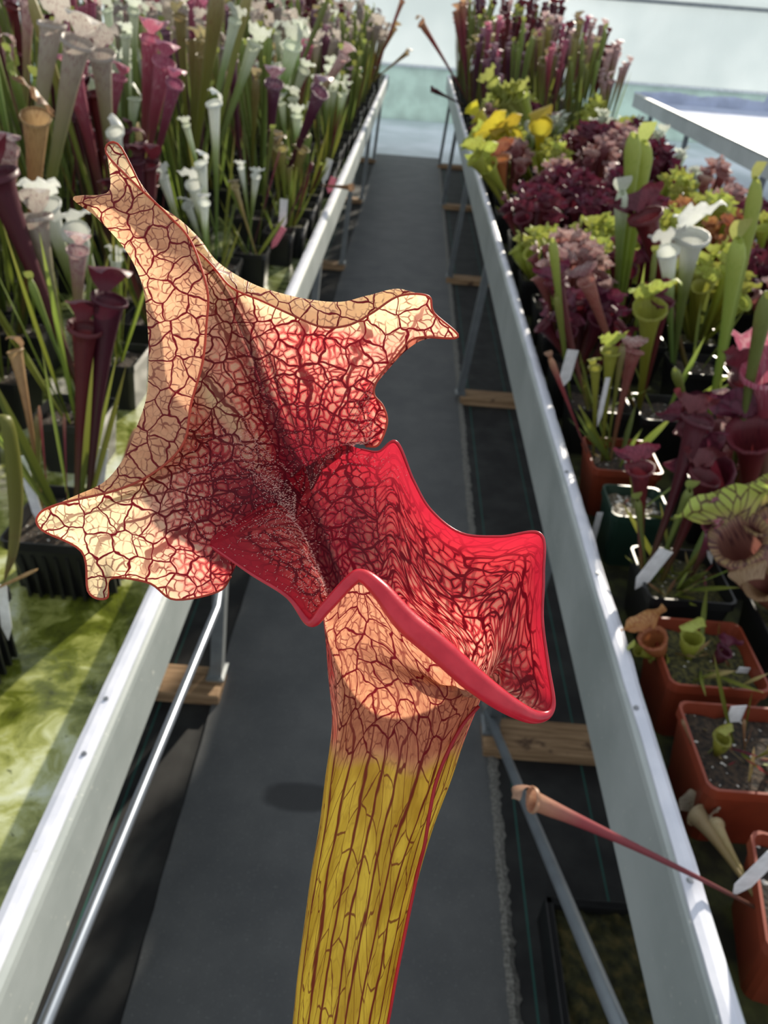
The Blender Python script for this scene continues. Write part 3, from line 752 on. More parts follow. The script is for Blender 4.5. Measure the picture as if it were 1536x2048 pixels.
def pm(name, stops, vein, vamt, vstart, transl=.34, vscale=2.6, spec=.35):
    """pitcher skin: colour along the height (1.0 is the mouth, 1.3 the hood's tip), veins above vstart"""
    k = NT(name); h = k.attr('h'); v = k.attr('vein', True)
    oi = k.n('ShaderNodeObjectInfo').outputs['Random']
    hn = k.math('ADD', h, k.math('MULTIPLY', k.math('SUBTRACT', k.noise(v, 3), .5), .12))
    c = k.ramp(k.math('DIVIDE', hn, 1.3), [(p/1.3, q) for p, q in stops])
    mp = k.n('ShaderNodeMapping'); mp.inputs['Scale'].default_value = (1.6, .55, 1); k.l(v, mp.inputs[0])
    e = k.voro_edge(mp.outputs[0], vscale, .9)
    m = k.math('MULTIPLY', k.ss(e, .03, .14, 1, 0), k.math('MULTIPLY', k.ss(h, vstart, min(vstart+.2, 1.3)), vamt))
    c = k.mix(m, c, vein)
    hs = k.n('ShaderNodeHueSaturation'); k.l(c, hs.inputs['Color'])
    k.l(k.math('MULTIPLY_ADD', oi, .03, .485), hs.inputs['Hue']); k.l(k.math('MULTIPLY_ADD', oi, .45, .62), hs.inputs['Value'])
    return k.finish(hs.outputs[0], .45, spec=spec, transl=transl)
G1, G2 = (0.15, 0.20, 0.045), (0.24, 0.29, 0.075)
PM = {
 'white': pm('white_topped_skin', [(0, (.10, .14, .03)), (.55, G1), (.78, (.30, .40, .14)), (.92, (.66, .72, .56)), (1.25, (.80, .84, .76))], (.35, .42, .25), .35, .8),
 'snow': pm('snow_white_skin', [(0, (.12, .20, .04)), (.60, (.20, .26, .07)), (.74, (.40, .46, .24)), (.86, (.76, .79, .74)), (1.25, (.84, .86, .84))], (.6, .65, .5), .3, .7),
 'pinkvein': pm('pink_veined_skin', [(0, (.10, .12, .03)), (.55, (.20, .20, .05)), (.8, (.36, .27, .17)), (.95, (.56, .42, .40)), (1.25, (.70, .58, .56))], (.24, .02, .09), .85, .7, vscale=3.4),
 'ashvein': pm('ash_veined_skin', [(0, (.10, .14, .03)), (.6, (.22, .25, .07)), (.82, (.38, .34, .22)), (1.0, (.55, .50, .44)), (1.25, (.62, .58, .52))], (.25, .12, .14), .7, .75, vscale=3.6),
 'magenta': pm('magenta_skin', [(0, (.10, .08, .03)), (.5, (.16, .07, .05)), (.8, (.28, .05, .09)), (1.0, (.42, .08, .17)), (1.25, (.50, .16, .26))], (.70, .45, .50), .55, .75),
 'maroon': pm('maroon_skin', [(0, (.12, .10, .02)), (.25, (.09, .035, .02)), (.5, (.09, .012, .018)), (.95, (.10, .012, .022)), (1.25, (.13, .03, .045))], (.05, .005, .01), .4, .6, transl=.2),
 'purple': pm('purple_veined_skin', [(0, (.07, .07, .02)), (.4, (.07, .022, .03)), (.85, (.10, .02, .05)), (1.0, (.17, .05, .10)), (1.25, (.28, .16, .22))], (.55, .42, .48), .8, .85, transl=.2, vscale=3.2),
 'olive': pm('olive_skin', [(0, (.12, .15, .02)), (.6, (.22, .24, .04)), (.9, (.30, .27, .09)), (1.05, (.40, .34, .18)), (1.25, (.42, .36, .22))], (.22, .10, .05), .5, .7),
 'green': pm('green_skin', [(0, (.10, .14, .02)), (.5, G1), (.9, G2), (1.25, (.32, .36, .10))], (.12, .15, .03), .3, .6),
 'lime': pm('lime_skin', [(0, (.18, .24, .03)), (.5, (.25, .33, .06)), (.9, (.40, .44, .11)), (1.25, (.50, .52, .16))], (.2, .3, .03), .3, .6, transl=.42),
 'yellow': pm('yellow_skin', [(0, (.16, .2, .02)), (.6, (.36, .38, .05)), (.95, (.58, .50, .05)), (1.25, (.66, .54, .05))], (.4, .3, .03), .3, .7, transl=.42),
 'dead': pm('dry_brown_skin', [(0, (.16, .14, .03)), (.4, (.26, .14, .06)), (.7, (.40, .22, .11)), (1.0, (.46, .30, .16)), (1.25, (.42, .29, .17))], (.2, .1, .05), .6, .2),
 'straw': pm('dry_cream_skin', [(0, (.30, .24, .08)), (.6, (.42, .32, .14)), (.95, (.55, .45, .26)), (1.25, (.70, .66, .52))], (.35, .2, .1), .5, .5),
 'redstalk': pm('red_stalk_skin', [(0, (.14, .08, .05)), (.35, (.24, .05, .07)), (.8, (.34, .07, .09)), (1.0, (.50, .28, .18)), (1.25, (.55, .38, .25))], (.3, .1, .08), .4, .7),
 'plum': pm('plum_rosette_skin', [(0, (.12, .12, .02)), (.3, (.13, .03, .025)), (.9, (.12, .016, .03)), (1.25, (.15, .03, .06))], (.05, .004, .015), .6, .7, transl=.22),
 'rose': pm('rose_rosette_skin', [(0, (.16, .12, .03)), (.4, (.22, .06, .04)), (.9, (.30, .10, .09)), (1.1, (.42, .24, .22)), (1.25, (.55, .42, .40))], (.20, .015, .04), .8, .6, vscale=3.2),
 'moss': pm('lime_rosette_skin', [(0, (.16, .16, .02)), (.5, (.30, .32, .04)), (.95, (.42, .46, .08)), (1.25, (.48, .54, .12))], (.22, .16, .03), .5, .8),
 'rust': pm('rust_rosette_skin', [(0, (.16, .10, .02)), (.5, (.30, .10, .03)), (1.0, (.40, .15, .06)), (1.25, (.46, .22, .10))], (.25, .03, .02), .6, .7),
 'marbled': pm('marbled_rosette_skin', [(0, (.2, .1, .03)), (.5, (.26, .08, .07)), (.95, (.34, .16, .12)), (1.12, (.44, .44, .10)), (1.25, (.50, .56, .12))], (.10, .03, .04), .9, .7, vscale=2.4),
}
_cache = {}
def with_mat(me, m):
    key = (me.name, m.name)
    if key not in _cache:
        c = me.copy(); c.name = me.name.split('.')[0]; c.materials.clear(); c.materials.append(m); _cache[key] = c
    return _cache[key]

# ------------------------------------------------------------------ pots
def pot_mesh(w, h, ribs=False):
    """square tapered pot with a rolled rim, open at the top, floor on z=0"""
    bm = bmesh.new(); t = .004
    def ring(half, z, r=.012):
        out = []
        for cx, cy in ((1, 1), (-1, 1), (-1, -1), (1, -1)):
            a0 = math.atan2(cy, cx)
            for da in (-.6, 0, .6):
                a = a0 + da
                out.append(bm.verts.new((cx*(half-r) + r*1.1*math.cos(a), cy*(half-r) + r*1.1*math.sin(a), z)))
        return out
    H = w/2
    prof = [(H*.80, 0), (H*.955, h*.86), (H*.96, h*.87), (H, h*.87), (H, h), (H-.0035, h), (H-.006, h*.87), (H*.76, .01)]
    rs = [ring(a, z) for a, z in prof]
    for a, b in zip(rs, rs[1:]):
        for k in range(12): bm.faces.new((a[k], a[(k+1) % 12], b[(k+1) % 12], b[k]))
    bm.faces.new(list(reversed(rs[0]))); bm.faces.new(rs[-1])
    if ribs:
        for s in (1, -1):
            for q in range(-3, 4):
                for ax in (0, 1):
                    c = q*H*.22; d = s*H*.90
                    m = Matrix.Translation((d, c, h*.4) if ax == 0 else (c, d, h*.4)) @ Matrix.Diagonal((.012 if ax == 0 else .005, .005 if ax == 0 else .012, h*.72, 1))
                    bmesh.ops.create_cube(bm, size=1, matrix=m)
    me = bpy.data.meshes.new('pot'); bm.to_mesh(me); bm.free(); return me
def soil_mesh(w, z, seed):
    rnd = random.Random(seed); n = 9; v = []
    for i in range(n):
        for j in range(n): v.append(((i/(n-1)-.5)*w, (j/(n-1)-.5)*w, z + rnd.uniform(-.004, .004)))
    return mesh('soil', v, [tuple(reversed(q)) for q in grid_faces(n, n)])
def m_soil(name, dark, lit, perl):
    k = NT(name); o = k.obj(); n = k.noise(o, 160, 4); p = k.noise(o, 120, 1)
    c = k.mix(k.ss(n, .35, .7), dark, lit)
    c = k.mix(k.ss(p, perl, perl+.04), c, (.62, .60, .55))
    return k.finish(c, .9, normal=k.bump(n, 1, .004))
M_soil = m_soil('peat', (.010, .007, .005), (.06, .038, .022), .70)
M_gritty = m_soil('gritty_perlite', (.03, .024, .016), (.22, .18, .12), .58)
M_perl = m_soil('perlite_flecked_peat', (.008, .006, .005), (.035, .025, .017), .63)
M_mossy = m_soil('mossy_peat', (.012, .012, .004), (.10, .09, .02), .74)
M_terra = plain('terracotta_plastic', (0.20, 0.034, 0.014), .45, scale=25)
M_green_pot = plain('dark_green_plastic', (0.012, 0.035, 0.024), .4, scale=20)
POTM = {'black': M_blackplastic, 'terracotta': M_terra, 'green': M_green_pot}
POTS = {(c, w): with_mat(pot_mesh(w, .12 if w < .2 else .15, w > .16), POTM[c]) for c in POTM for w in (.11, .14, .17)}
SOILS = {(w, m.name): with_mat(soil_mesh(w*.90, .12*.84, int(w*1000)), m) for w in (.11, .14, .17) for m in (M_soil, M_gritty, M_mossy, M_perl)}

def place(name, me, parent, base, top, r, ratio, rot):
    """child of the plant running from base to top (both relative to the plant)"""
    base, top = Vector(base), Vector(top); d = top - base; L = d.length
    q = d.to_track_quat('Z', 'Y').to_matrix()
    M = Matrix.Translation(base).to_4x4() @ q.to_4x4() @ Matrix.Rotation(rot, 4, 'Z') @ Matrix.Diagonal((r, r, L/ratio, 1))
    o = bpy.data.objects.new(name, me); C.objects.link(o); o.parent = parent
    o.matrix_basis = M
    return o
def add_pitcher(plant, rnd, kind, base, top, r, hood='frill', face=None):
    d = Vector(top) - Vector(base); rr = d.length/max(r, 1e-4)
    shp = min(RATIOS, key=lambda k_: abs(math.log(RATIOS[k_]/rr)))
    m = PM[kind]
    # `face` is the compass angle of the mouth's front (0 = towards -Y, the camera)
    rot = (face if face is not None else rnd.uniform(-1.3, 1.3))
    q = d.to_track_quat('Z', 'Y').to_matrix()
    # make the mouth's front (-Y of the mesh) look along the wanted direction
    want = Vector((math.sin(rot), -math.cos(rot), 0)); loc = q.transposed() @ want
    rz = math.atan2(loc.x, -loc.y)
    o = place('pitcher', with_mat(rnd.choice(FLATM[shp] if hood in (None, 'flag') else TUBES[shp]), m), plant, base, top, r, RATIOS[shp], rz)
    if hood:
        ho = bpy.data.objects.new('hood', with_mat(rnd.choice(HOODS[hood]), m)); C.objects.link(ho); ho.parent = o
        ho.location = (0, 0, RATIOS[shp])
        s = rr/RATIOS[shp]                       # undo the stretch along the tube
        ho.scale = (1, 1, 1/s if s else 1)
    return o
def add_leaf(plant, rnd, kind, base, top, w):
    place('leaf', with_mat(rnd.choice(BLADES), PM[kind]), plant, base, top, w, 14, rnd.uniform(0, 6.28))
def new_plant(label, X, Y, pot='black', w=.14, soil=None, group=None, zbase=BED, potless=False, name='pitcher_plant', rz=0.0):
    p = thing(name, label, 'plant', (X, Y, zbase), group)
    if not potless:
        o = bpy.data.objects.new('pot', POTS[(pot, w)]); C.objects.link(o); o.parent = p; o.rotation_euler.z = rz
        o = bpy.data.objects.new('soil', SOILS[(w, (soil or M_soil).name)]); C.objects.link(o); o.parent = p; o.rotation_euler.z = rz
    return p
SOILZ = .10

# kind -> (skin, hood, tube radius, number of pitchers, spread of the tops, words)
KINDS = {
 'white': ('white', 'frill', .017, 6, .11, 'white-topped'),
 'snow': ('snow', 'frill', .013, 6, .08, 'small white'),
 'pinkvein': ('pinkvein', 'arch', .019, 6, .11, 'pink-veined'),
 'ashvein': ('ashvein', 'frill', .022, 5, .11, 'ash-grey veined'),
 'magenta': ('magenta', 'arch', .018, 6, .11, 'magenta-hooded'),
 'maroon': ('maroon', 'arch', .020, 6, .11, 'dark maroon'),
 'purple': ('purple', 'arch', .020, 5, .12, 'purple veined'),
 'olive': ('olive', 'arch', .020, 5, .11, 'olive-brown'),
 'green': ('green', 'flag', .016, 8, .11, 'plain green'),
 'lime': ('lime', 'arch', .017, 6, .10, 'lime green'),
 'yellow': ('yellow', 'arch', .022, 5, .08, 'bright yellow'),
 'plum': ('plum', 'wide', .024, 12, .13, 'plum-purple rosette'),
 'rose': ('rose', 'wide', .021, 12, .12, 'rose and white veined rosette'),
 'moss': ('moss', 'wide', .020, 12, .12, 'yellow-green rosette'),
 'rust': ('rust', 'wide', .020, 11, .12, 'rust-orange rosette'),
}
def fill_plant(p, rnd, kind, L, n=None, lean=(0, 0), rscale=1.0, leaves=3):
    skin, hood, r, nn, spread, _ = KINDS[kind]
    squat = hood == 'wide'
    for i in range(n or nn):
        a = rnd.uniform(0, 6.283); b = rnd.uniform(.0, .035)
        l = L*rnd.uniform(.72, 1.08); s = spread*rnd.uniform(.15, 1)*(1 if squat else L/.5)
        if squat: a = i*2.4 + rnd.uniform(-.3, .3); s = spread*(.25 + .75*((i+.5)/(n or nn))); l = L*(1.15 - .5*(i/(n or nn)))
        base = (b*math.cos(a), b*math.sin(a), SOILZ)
        top = (s*math.cos(a) + lean[0], s*math.sin(a) + lean[1], SOILZ + l)
        add_pitcher(p, rnd, skin, base, top, r*rscale*rnd.uniform(.75, 1.15), hood, face=(a + math.pi/2 if squat else None))
    for i in range(leaves):
        a = rnd.uniform(0, 6.283); l = L*rnd.uniform(.45, .95)
        add_leaf(p, rnd, rnd.choice(('green', 'green', 'olive', 'maroon')), (.02*math.cos(a), .02*math.sin(a), SOILZ), (.10*math.cos(a)+lean[0], .10*math.sin(a)+lean[1], SOILZ + l), rnd.uniform(.005, .008))
ORD = 'first second third fourth fifth sixth seventh eighth ninth tenth eleventh twelfth thirteenth fourteenth fifteenth sixteenth seventeenth eighteenth nineteenth twentieth'.split()
ORD += ['twenty-' + q for q in ORD[:9]] + ['thirtieth'] + ['thirty-' + q for q in ORD[:9]]
ROWW = ['the aisle row', 'second row', 'third row', 'fourth row', 'fifth row', 'sixth row', 'seventh row']

# the pot the big pitcher comes from, just behind the frame on the left bench
o = bpy.data.objects.new('pot', POTS[('black', .14)]); C.objects.link(o); o.parent = hero
o = bpy.data.objects.new('soil', SOILS[(.14, M_soil.name)]); C.objects.link(o); o.parent = hero

# ------------------------------------------------------------------ left bench, plants one can pick out
rnd = random.Random(21)
MANUAL = []                                      # (X, Y) already taken
def manual(label, X, Y, items, pot='black', w=.14, soil=None, leaves=0, L=.3, potless=False, fill=None, nfill=0, debris=0, rz=0.0):
    """items: (skin, hood, base px or None, top px, depth along the aisle or None, radius in m, face)"""
    p = new_plant(label, X, Y, pot, w, soil, potless=potless, rz=rz)
    o0 = Vector((X, Y, BED)); MANUAL.append((X, Y, w))
    for (skin, hood, bpx, tpx, t, r, face) in items:
        t = Y if t is None else t
        top = on_y(*tpx, t) - o0
        if bpx is None: base = Vector((rnd.uniform(-.03, .03), rnd.uniform(-.03, .03), SOILZ))
        else:
            base = on_y(*bpx, Y) - o0
            base.x = max(-w*.42, min(w*.42, base.x)); base.z = SOILZ - .005; base.y = max(-w*.4, min(w*.4, base.y))
        add_pitcher(p, rnd, skin, base, top, r*(.78 if X < 0 and skin != 'maroon' else 1), hood, face)
    for i in range(leaves):
        a = rnd.uniform(0, 6.283); l = L*rnd.uniform(.5, 1)
        add_leaf(p, rnd, rnd.choice(('green', 'lime', 'olive')), (.02*math.cos(a), .02*math.sin(a), SOILZ), (.12*math.cos(a), .12*math.sin(a), SOILZ + l), rnd.uniform(.005, .008))
    for i in range(debris):                       # dry stalks lying about on the soil
        a = rnd.uniform(0, 6.283); q0 = (rnd.uniform(-.4, .4)*w*.8, rnd.uniform(-.4, .4)*w*.8); l = rnd.uniform(.02, .05)
        add_leaf(p, rnd, rnd.choice(('dead', 'straw', 'redstalk', 'olive')), (q0[0], q0[1], SOILZ), (q0[0] + l*math.cos(a), q0[1] + l*math.sin(a), SOILZ + rnd.uniform(.005, .04)), rnd.uniform(.0018, .0035))
    if fill: fill_plant(p, rnd, fill, L, nfill, leaves=0)
    return p
manual('black ribbed pot with slim red and olive stalks beside the bare algae patch', -.525, 1.05, [
  ('maroon', 'arch', (130, 950), (170, 652), 1.12, .020, .5), ('maroon', 'arch', (150, 930), (218, 596), 1.15, .0235, .6),
  ('olive', None, (50, 930), (75, 830), 1.1, .010, 0), ('dead', 'arch', (60, 930), (30, 700), 1.15, .014, -.6),
  ('redstalk', None, (85, 980), (78, 815), None, .004, 0), ('redstalk', None, (120, 970), (128, 830), None, .004, 0), ('redstalk', None, (180, 960), (270, 860), None, .006, 0)], w=.17, leaves=14, L=.36)
manual('dark pot at the left edge with drooping grey-green leaf', -.625, .775, [
  ('dead', None, None, (72, 1140), .80, .004, 0), ('green', None, None, (-30, 900), None, .012, 0)], w=.17, leaves=4, L=.2)
_pl = bpy.data.objects[[o.name for o in C.objects if o.get('label', '').startswith('dark pot at the left edge')][0]]
_lp = catmull(np.array([tuple(on_y(x_, y_, t_)) for x_, y_, t_ in ((-40, 1010, .80), (-15, 880, .80), (8, 835, .79), (24, 900, .78), (32, 1010, .77), (26, 1100, .76), (8, 1165, .76))]), 30)
_v, _f = sweep(_lp, list(np.interp(np.linspace(0, 1, 30), [0, .3, .6, .9, 1], [.003, .008, .0115, .006, .001])), 10, flat=.5)
_m = mesh('leaf', _v, _f, True, dict(h=np.repeat(np.linspace(.3, .9, 30), 10), vein=[(q[0]*20, q[2]*20, 0) for q in _v]))
link('leaf', _m, PM['olive'], _pl).location = -Vector(_pl.location)
manual('thick burgundy pitcher leaning out of the left edge', -.66, 1.42, [
  ('maroon', 'arch', (160, 690), (-12, 345), 1.45, .030, .4), ('ashvein', 'arch', None, (70, 430), 1.5, .03, .2), ('pinkvein', 'arch', None, (155, 500), 1.42, .021, .2), ('green', 'flag', None, (60, 560), 1.4, .012, 0)], leaves=14, L=.42)
manual('frilly white pitchers above the dark-mouthed ones at the left', -.68, 1.72, [
  ('snow', 'frill', None, (92, 408), 1.62, .030, 0), ('snow', 'frill', None, (150, 462), 1.58, .030, .3), ('snow', 'frill', None, (232, 515), 1.66, .016, .2)], leaves=12, L=.42)
manual('dry brown pitcher with torn top among green tubes', -.95, 1.85, [
  ('dead', 'frill', None, (72, 232), 1.7, .032, -.6), ('ashvein', 'arch', None, (155, 80), 1.9, .034, .2), ('ashvein', 'frill', None, (105, 45), 2.0, .030, -.3), ('pinkvein', 'arch', None, (15, 300), 1.7, .024, .2)], leaves=4, L=.6)
manual('tall green pitcher with ash-veined top left of the red tip', -.80, 2.15, [
  ('ashvein', 'frill', None, (200, 105), 2.1, .033, .2), ('magenta', 'arch', None, (145, 150), 2.1, .030, .1), ('olive', 'flag', None, (60, -10), 2.1, .022, 0), ('snow', 'arch', None, (230, 262), 1.95, .020, -.9)], leaves=4, L=.5)
manual('magenta-hooded cluster behind the white dwarf pitchers', -.86, 2.5, [
  ('magenta', 'arch', None, (300, 75), 2.5, .030, .2), ('magenta', 'arch', None, (328, 122), 2.45, .032, .3), ('magenta', 'arch', None, (350, 165), 2.4, .024, .6), ('straw', None, (310, 400), (275, 250), 2.3, .015, -.4)], leaves=3, L=.5)
manual('snow-white pitcher on a long green stem above the dwarf cluster', -.60, 2.5, [
  ('snow', 'arch', (428, 480), (428, 205), 2.42, .022, -.9), ('white', 'frill', None, (372, 250), 2.5, .013, 0)], leaves=3, L=.4)
manual('cluster of snow-white dwarf pitchers near the algae', -.57, 2.25, [
  ('snow', 'arch', None, (402, 325), 2.2, .019, -.7), ('snow', 'frill', None, (388, 368), 2.2, .026, .1), ('snow', 'arch', None, (408, 405), 2.15, .016, .4), ('snow', 'frill', None, (325, 352), 2.2, .018, 0), ('snow', 'frill', None, (375, 410), 2.15, .015, -.3)], w=.11, leaves=2, L=.2)
manual('pale pink and white slender pitchers beside the dark pots', -.52, 2.67, [
  ('snow', 'frill', None, (482, 335), 2.6, .013, 0), ('snow', 'frill', None, (512, 352), 2.6, .017, .3), ('straw', 'frill', None, (470, 372), 2.55, .014, 0), ('redstalk', None, None, (560, 300), 2.7, .006, 0), ('green', 'flag', None, (545, 260), 2.6, .012, .5)], w=.11, leaves=4, L=.25)
manual('dark purple pitchers with white-veined hoods near the aisle', -.62, 3.15, [
  ('purple', 'arch', (535, 330), (548, 165), 3.1, .034, .2), ('purple', 'arch', (560, 400), (640, 182), 3.0, .034, .8), ('purple', 'arch', None, (462, 120), 3.1, .026, 0), ('olive', 'flag', None, (512, 155), 3.05, .022, 0)], leaves=3, L=.4)
manual('very tall olive pitcher reaching past the top of the picture', -.78, 2.85, [
  ('olive', None, None, (438, -20), 2.7, .040, 0), ('white', 'frill', None, (510, 85), 3.0, .028, .1), ('olive', None, None, (500, -30), 3.0, .028, 0), ('white', 'frill', None, (470, 40), 2.9, .022, 0)], leaves=3, L=.6)
manual('pale green ruffled pitchers behind the purple ones', -.70, 3.75, [
  ('white', 'frill', None, (585, 90), 3.7, .042, .1), ('white', 'frill', None, (608, 140), 3.6, .024, .3), ('pinkvein', 'arch', None, (690, 110), 3.8, .03, .4), ('green', 'flag', None, (655, 0), 3.9, .02, 0)], leaves=3, L=.6)
manual('dark curved stalk beside two black pots with pink tags', -.47, 2.95, [
  ('maroon', None, None, (625, 325), 3.1, .012, .6)], w=.11, leaves=2, L=.14)
manual('small dark pitcher tipping over the left rail', -.455, 3.85, [
  ('dead', 'arch', None, (700, 375), 3.62, .016, 1.3), ('green', 'flag', None, (640, 330), 3.8, .012, 0)], w=.11, leaves=4, L=.2)
manual('backlit golden pitcher arching over the aisle end', -.50, 8.6, [
  ('straw', 'arch', None, (815, 105), 8.4, .028, .9), ('redstalk', 'arch', None, (805, 0), 8.6, .03, .6), ('dead', 'frill', None, (790, 55), 8.6, .03, .6)], leaves=2, L=.5)

# ------------------------------------------------------------------ left bench, rows of pots
def row_fill(side, xs, y0, y1, pick, seed):
    rnd = random.Random(seed)
    for ri, x in enumerate(xs):
        y = y0[ri] if hasattr(y0, '__len__') else y0
        n = 0
        while y < y1:
            X = x + rnd.uniform(-.02, .02); Y = y + rnd.uniform(-.02, .02)
            if all(abs(X-a) > .5*(w_+.145) or abs(Y-b) > .5*(w_+.145) for a, b, w_ in MANUAL):
                kind, L, lean = pick(rnd, ri, X, Y)
                if kind is None: y += .25; continue
                words = KINDS[kind][5]
                lab = f"{words} pitchers, {'left' if side < 0 else 'right'} bench, {ROWW[ri]}, {ORD[min(n, len(ORD)-1)]} from near end"
                p = new_plant(lab, X, Y, 'black', .14 if Y < 4 else .14, rnd.choice((M_soil, M_mossy)), group=f"{'left' if side < 0 else 'right'} bench pots")
                far = Y > 5
                fill_plant(p, rnd, kind, L, n=None if not far else max(4, KINDS[kind][3]-1), lean=lean, rscale=1.0 if not far else 1.2, leaves=(8 if side < 0 else 4) if not far else 3)
                n += 1
            y += rnd.uniform(.19, .23) + .016*y
def pick_left(rnd, ri, X, Y):
    if ri == 0:
        if Y < 3.0: return rnd.choice(('snow', 'snow', 'green')), rnd.uniform(.14, .26), (0, 0)
        if Y < 6: return rnd.choice(('green', 'green', 'olive', 'purple', 'white')), rnd.uniform(.28, .46), (.0, 0)
        return rnd.choice(('green', 'pinkvein', 'ashvein', 'olive', 'white', 'maroon')), rnd.uniform(.45, .66), (.02, 0)
    tall = .50 + .05*ri + (.06 if Y > 5 else 0)
    k = rnd.choice(('white', 'white', 'pinkvein', 'ashvein', 'ashvein', 'olive', 'maroon', 'magenta', 'purple', 'green', 'green'))
    if Y < 2.4 and ri < 3: tall = .34 + .07*ri; k = rnd.choice(('green', 'pinkvein', 'maroon', 'purple', 'olive', 'snow'))
    return k, tall*rnd.uniform(.85, 1.12), (rnd.uniform(-.03, .03), 0)
row_fill(-1, (-.46, -.66, -.87, -1.10, -1.36, -1.66, -1.98), (2.35, 1.75, 1.35, 1.05, .85, .85, .9), 10.1, pick_left, 77)

# ------------------------------------------------------------------ right bench, plants one can pick out
rnd = random.Random(35)
STALK_Y = on_z(1062, 1598, .925).y             # the red stalk rests across the rail
manual('terracotta pot of dry stalks with a small yellow-green pitcher, nearest the red tip', .485, .665, [
  ('moss', 'arch', (1425, 1520), (1445, 1475), None, .009, .6), ('dead', None, (1330, 1540), (1365, 1440), None, .003, 0), ('dead', None, (1480, 1540), (1488, 1440), None, .003, 0), ('olive', None, (1480, 1560), (1545, 1500), .62, .004, 0)], 'terracotta', .14, leaves=2, L=.07, debris=22)
manual('terracotta pot at the lower right corner with perlite-flecked soil', .500, .462, [
  ('redstalk', 'arch', (1500, 1850), (1062, 1598), STALK_Y, .0095, -1.2), ('straw', 'arch', (1530, 1820), (1392, 1628), .60, .0125, -1.2), ('straw', 'frill', (1536, 1800), (1432, 1648), .58, .008, .4)], 'terracotta', .14, M_perl, leaves=0, debris=8, rz=-.22)
manual('terracotta pot of tiny orange and pale pitchers behind the first terracotta pot', .485, .835, [
  ('rust', 'wide', (1310, 1330), (1305, 1275), None, .017, .3), ('moss', 'arch', (1360, 1370), (1385, 1275), None, .014, .5), ('moss', 'arch', (1330, 1350), (1325, 1320), None, .009, 0), ('plum', 'wide', (1400, 1380), (1450, 1300), None, .010, 0), ('rust', 'arch', (1340, 1380), (1350, 1375), None, .008, 0), ('moss', 'arch', (1300, 1340), (1275, 1300), None, .008, 0)], 'terracotta', .14, M_mossy, leaves=3, L=.06, debris=16)
manual('black pot with slim red-mouthed pitchers and a leaning white tag', .500, 1.02, [
  ('plum', 'wide', (1270, 1140), (1280, 935), 1.05, .017, .1), ('maroon', 'wide', (1290, 1130), (1395, 838), 1.1, .020, .3), ('maroon', 'wide', (1330, 1140), (1410, 950), 1.05, .020, .4), ('green', 'flag', (1310, 1150), (1380, 980), None, .010, 0), ('green', 'flag', (1300, 1150), (1275, 1000), None, .008, 0),
  ('olive', None, (1350, 1160), (1425, 1080), None, .010, .8), ('magenta', 'frill', (1380, 1150), (1430, 1060), 1.0, .014, .4)], 'black', .14, M_mossy, leaves=9, L=.13, debris=24)
manual('dark green pot of gritty soil against the right rail', .475, 1.235, [
  ('olive', None, None, (1262, 915), 1.25, .006, 0), ('redstalk', None, None, (1255, 1000), None, .003, 0)], 'green', .11, M_gritty, leaves=2, L=.10)
manual('brick-red rimmed pot of dark soil behind the dark green pot', .485, 1.415, [
  ('moss', 'frill', (1210, 900), (1222, 700), 1.45, .015, .1), ('moss', 'arch', (1190, 910), (1190, 735), 1.42, .010, .2), ('olive', None, (1215, 905), (1245, 690), 1.45, .010, 0), ('rose', 'wide', (1225, 905), (1268, 700), 1.5, .016, .2), ('redstalk', 'flag', (1150, 880), (1100, 715), 1.42, .008, -.3)], 'terracotta', .14, leaves=10, L=.16, debris=12)
manual('yellow-green marbled broad pitcher at the right frame edge', .665, .93, [
  ('marbled', 'wide', None, (1475, 1075), .95, .034, -.2), ('marbled', 'wide', None, (1540, 1040), .97, .03, .2), ('dead', 'arch', None, (1520, 1165), .9, .02, -.4), ('magenta', 'frill', None, (1425, 1040), 1.0, .016, -.5)], 'black', .14, M_mossy, leaves=4, L=.14)
manual('large plum pitchers with spreading collars at the right edge', .68, 1.17, [
  ('plum', 'wide', None, (1505, 865), 1.15, .034, -.1), ('plum', 'wide', None, (1425, 945), 1.1, .026, 0), ('maroon', 'wide', None, (1390, 850), 1.15, .022, .1), ('green', None, (1400, 930), (1535, 590), 1.2, .016, 0), ('maroon', 'frill', None, (1500, 760), 1.25, .03, .2), ('magenta', 'frill', None, (1540, 740), 1.2, .034, -.3)], 'black', .14, leaves=4, L=.2)
manual('lime green pitcher tall at the right edge with a notched top', .745, 1.505, [
  ('lime', 'flag', (1400, 740), (1478, 480), 1.52, .021, .3), ('lime', 'flag', (1410, 740), (1515, 360), 1.6, .018, .6), ('green', None, (1300, 880), (1350, 740), 1.45, .012, .2)], 'black', .14, leaves=3, L=.3)
manual('yellow-green frilled pitcher in the middle of the right bench', .64, 1.66, [
  ('moss', 'frill', (1260, 700), (1300, 615), 1.62, .028, .1), ('rose', 'wide', (1180, 720), (1172, 560), 1.66, .016, -.1), ('plum', 'wide', (1270, 720), (1325, 600), 1.65, .020, .5), ('green', 'flag', (1210, 650), (1310, 505), 1.7, .008, 0)], 'black', .14, leaves=4, L=.2)
manual('twisted yellow-green leaves beside the plum rosettes by the rail', .485, 1.68, [
  ('lime', None, (1155, 680), (1105, 480), 1.7, .013, 0), ('lime', None, (1150, 700), (1112, 590), 1.68, .009, 0), ('plum', 'wide', None, (1110, 560), 1.75, .02, 0)], 'black', .14, leaves=4, L=.14)
manual('white frilly pitchers standing out of the dark rosettes', .80, 1.95, [
  ('snow', 'frill', (1330, 570), (1385, 470), 1.95, .032, .3), ('snow', 'frill', (1320, 580), (1335, 500), 1.92, .024, -.2), ('maroon', 'wide', None, (1290, 430), 2.0, .032, .1)], 'black', .14, leaves=2, L=.2)
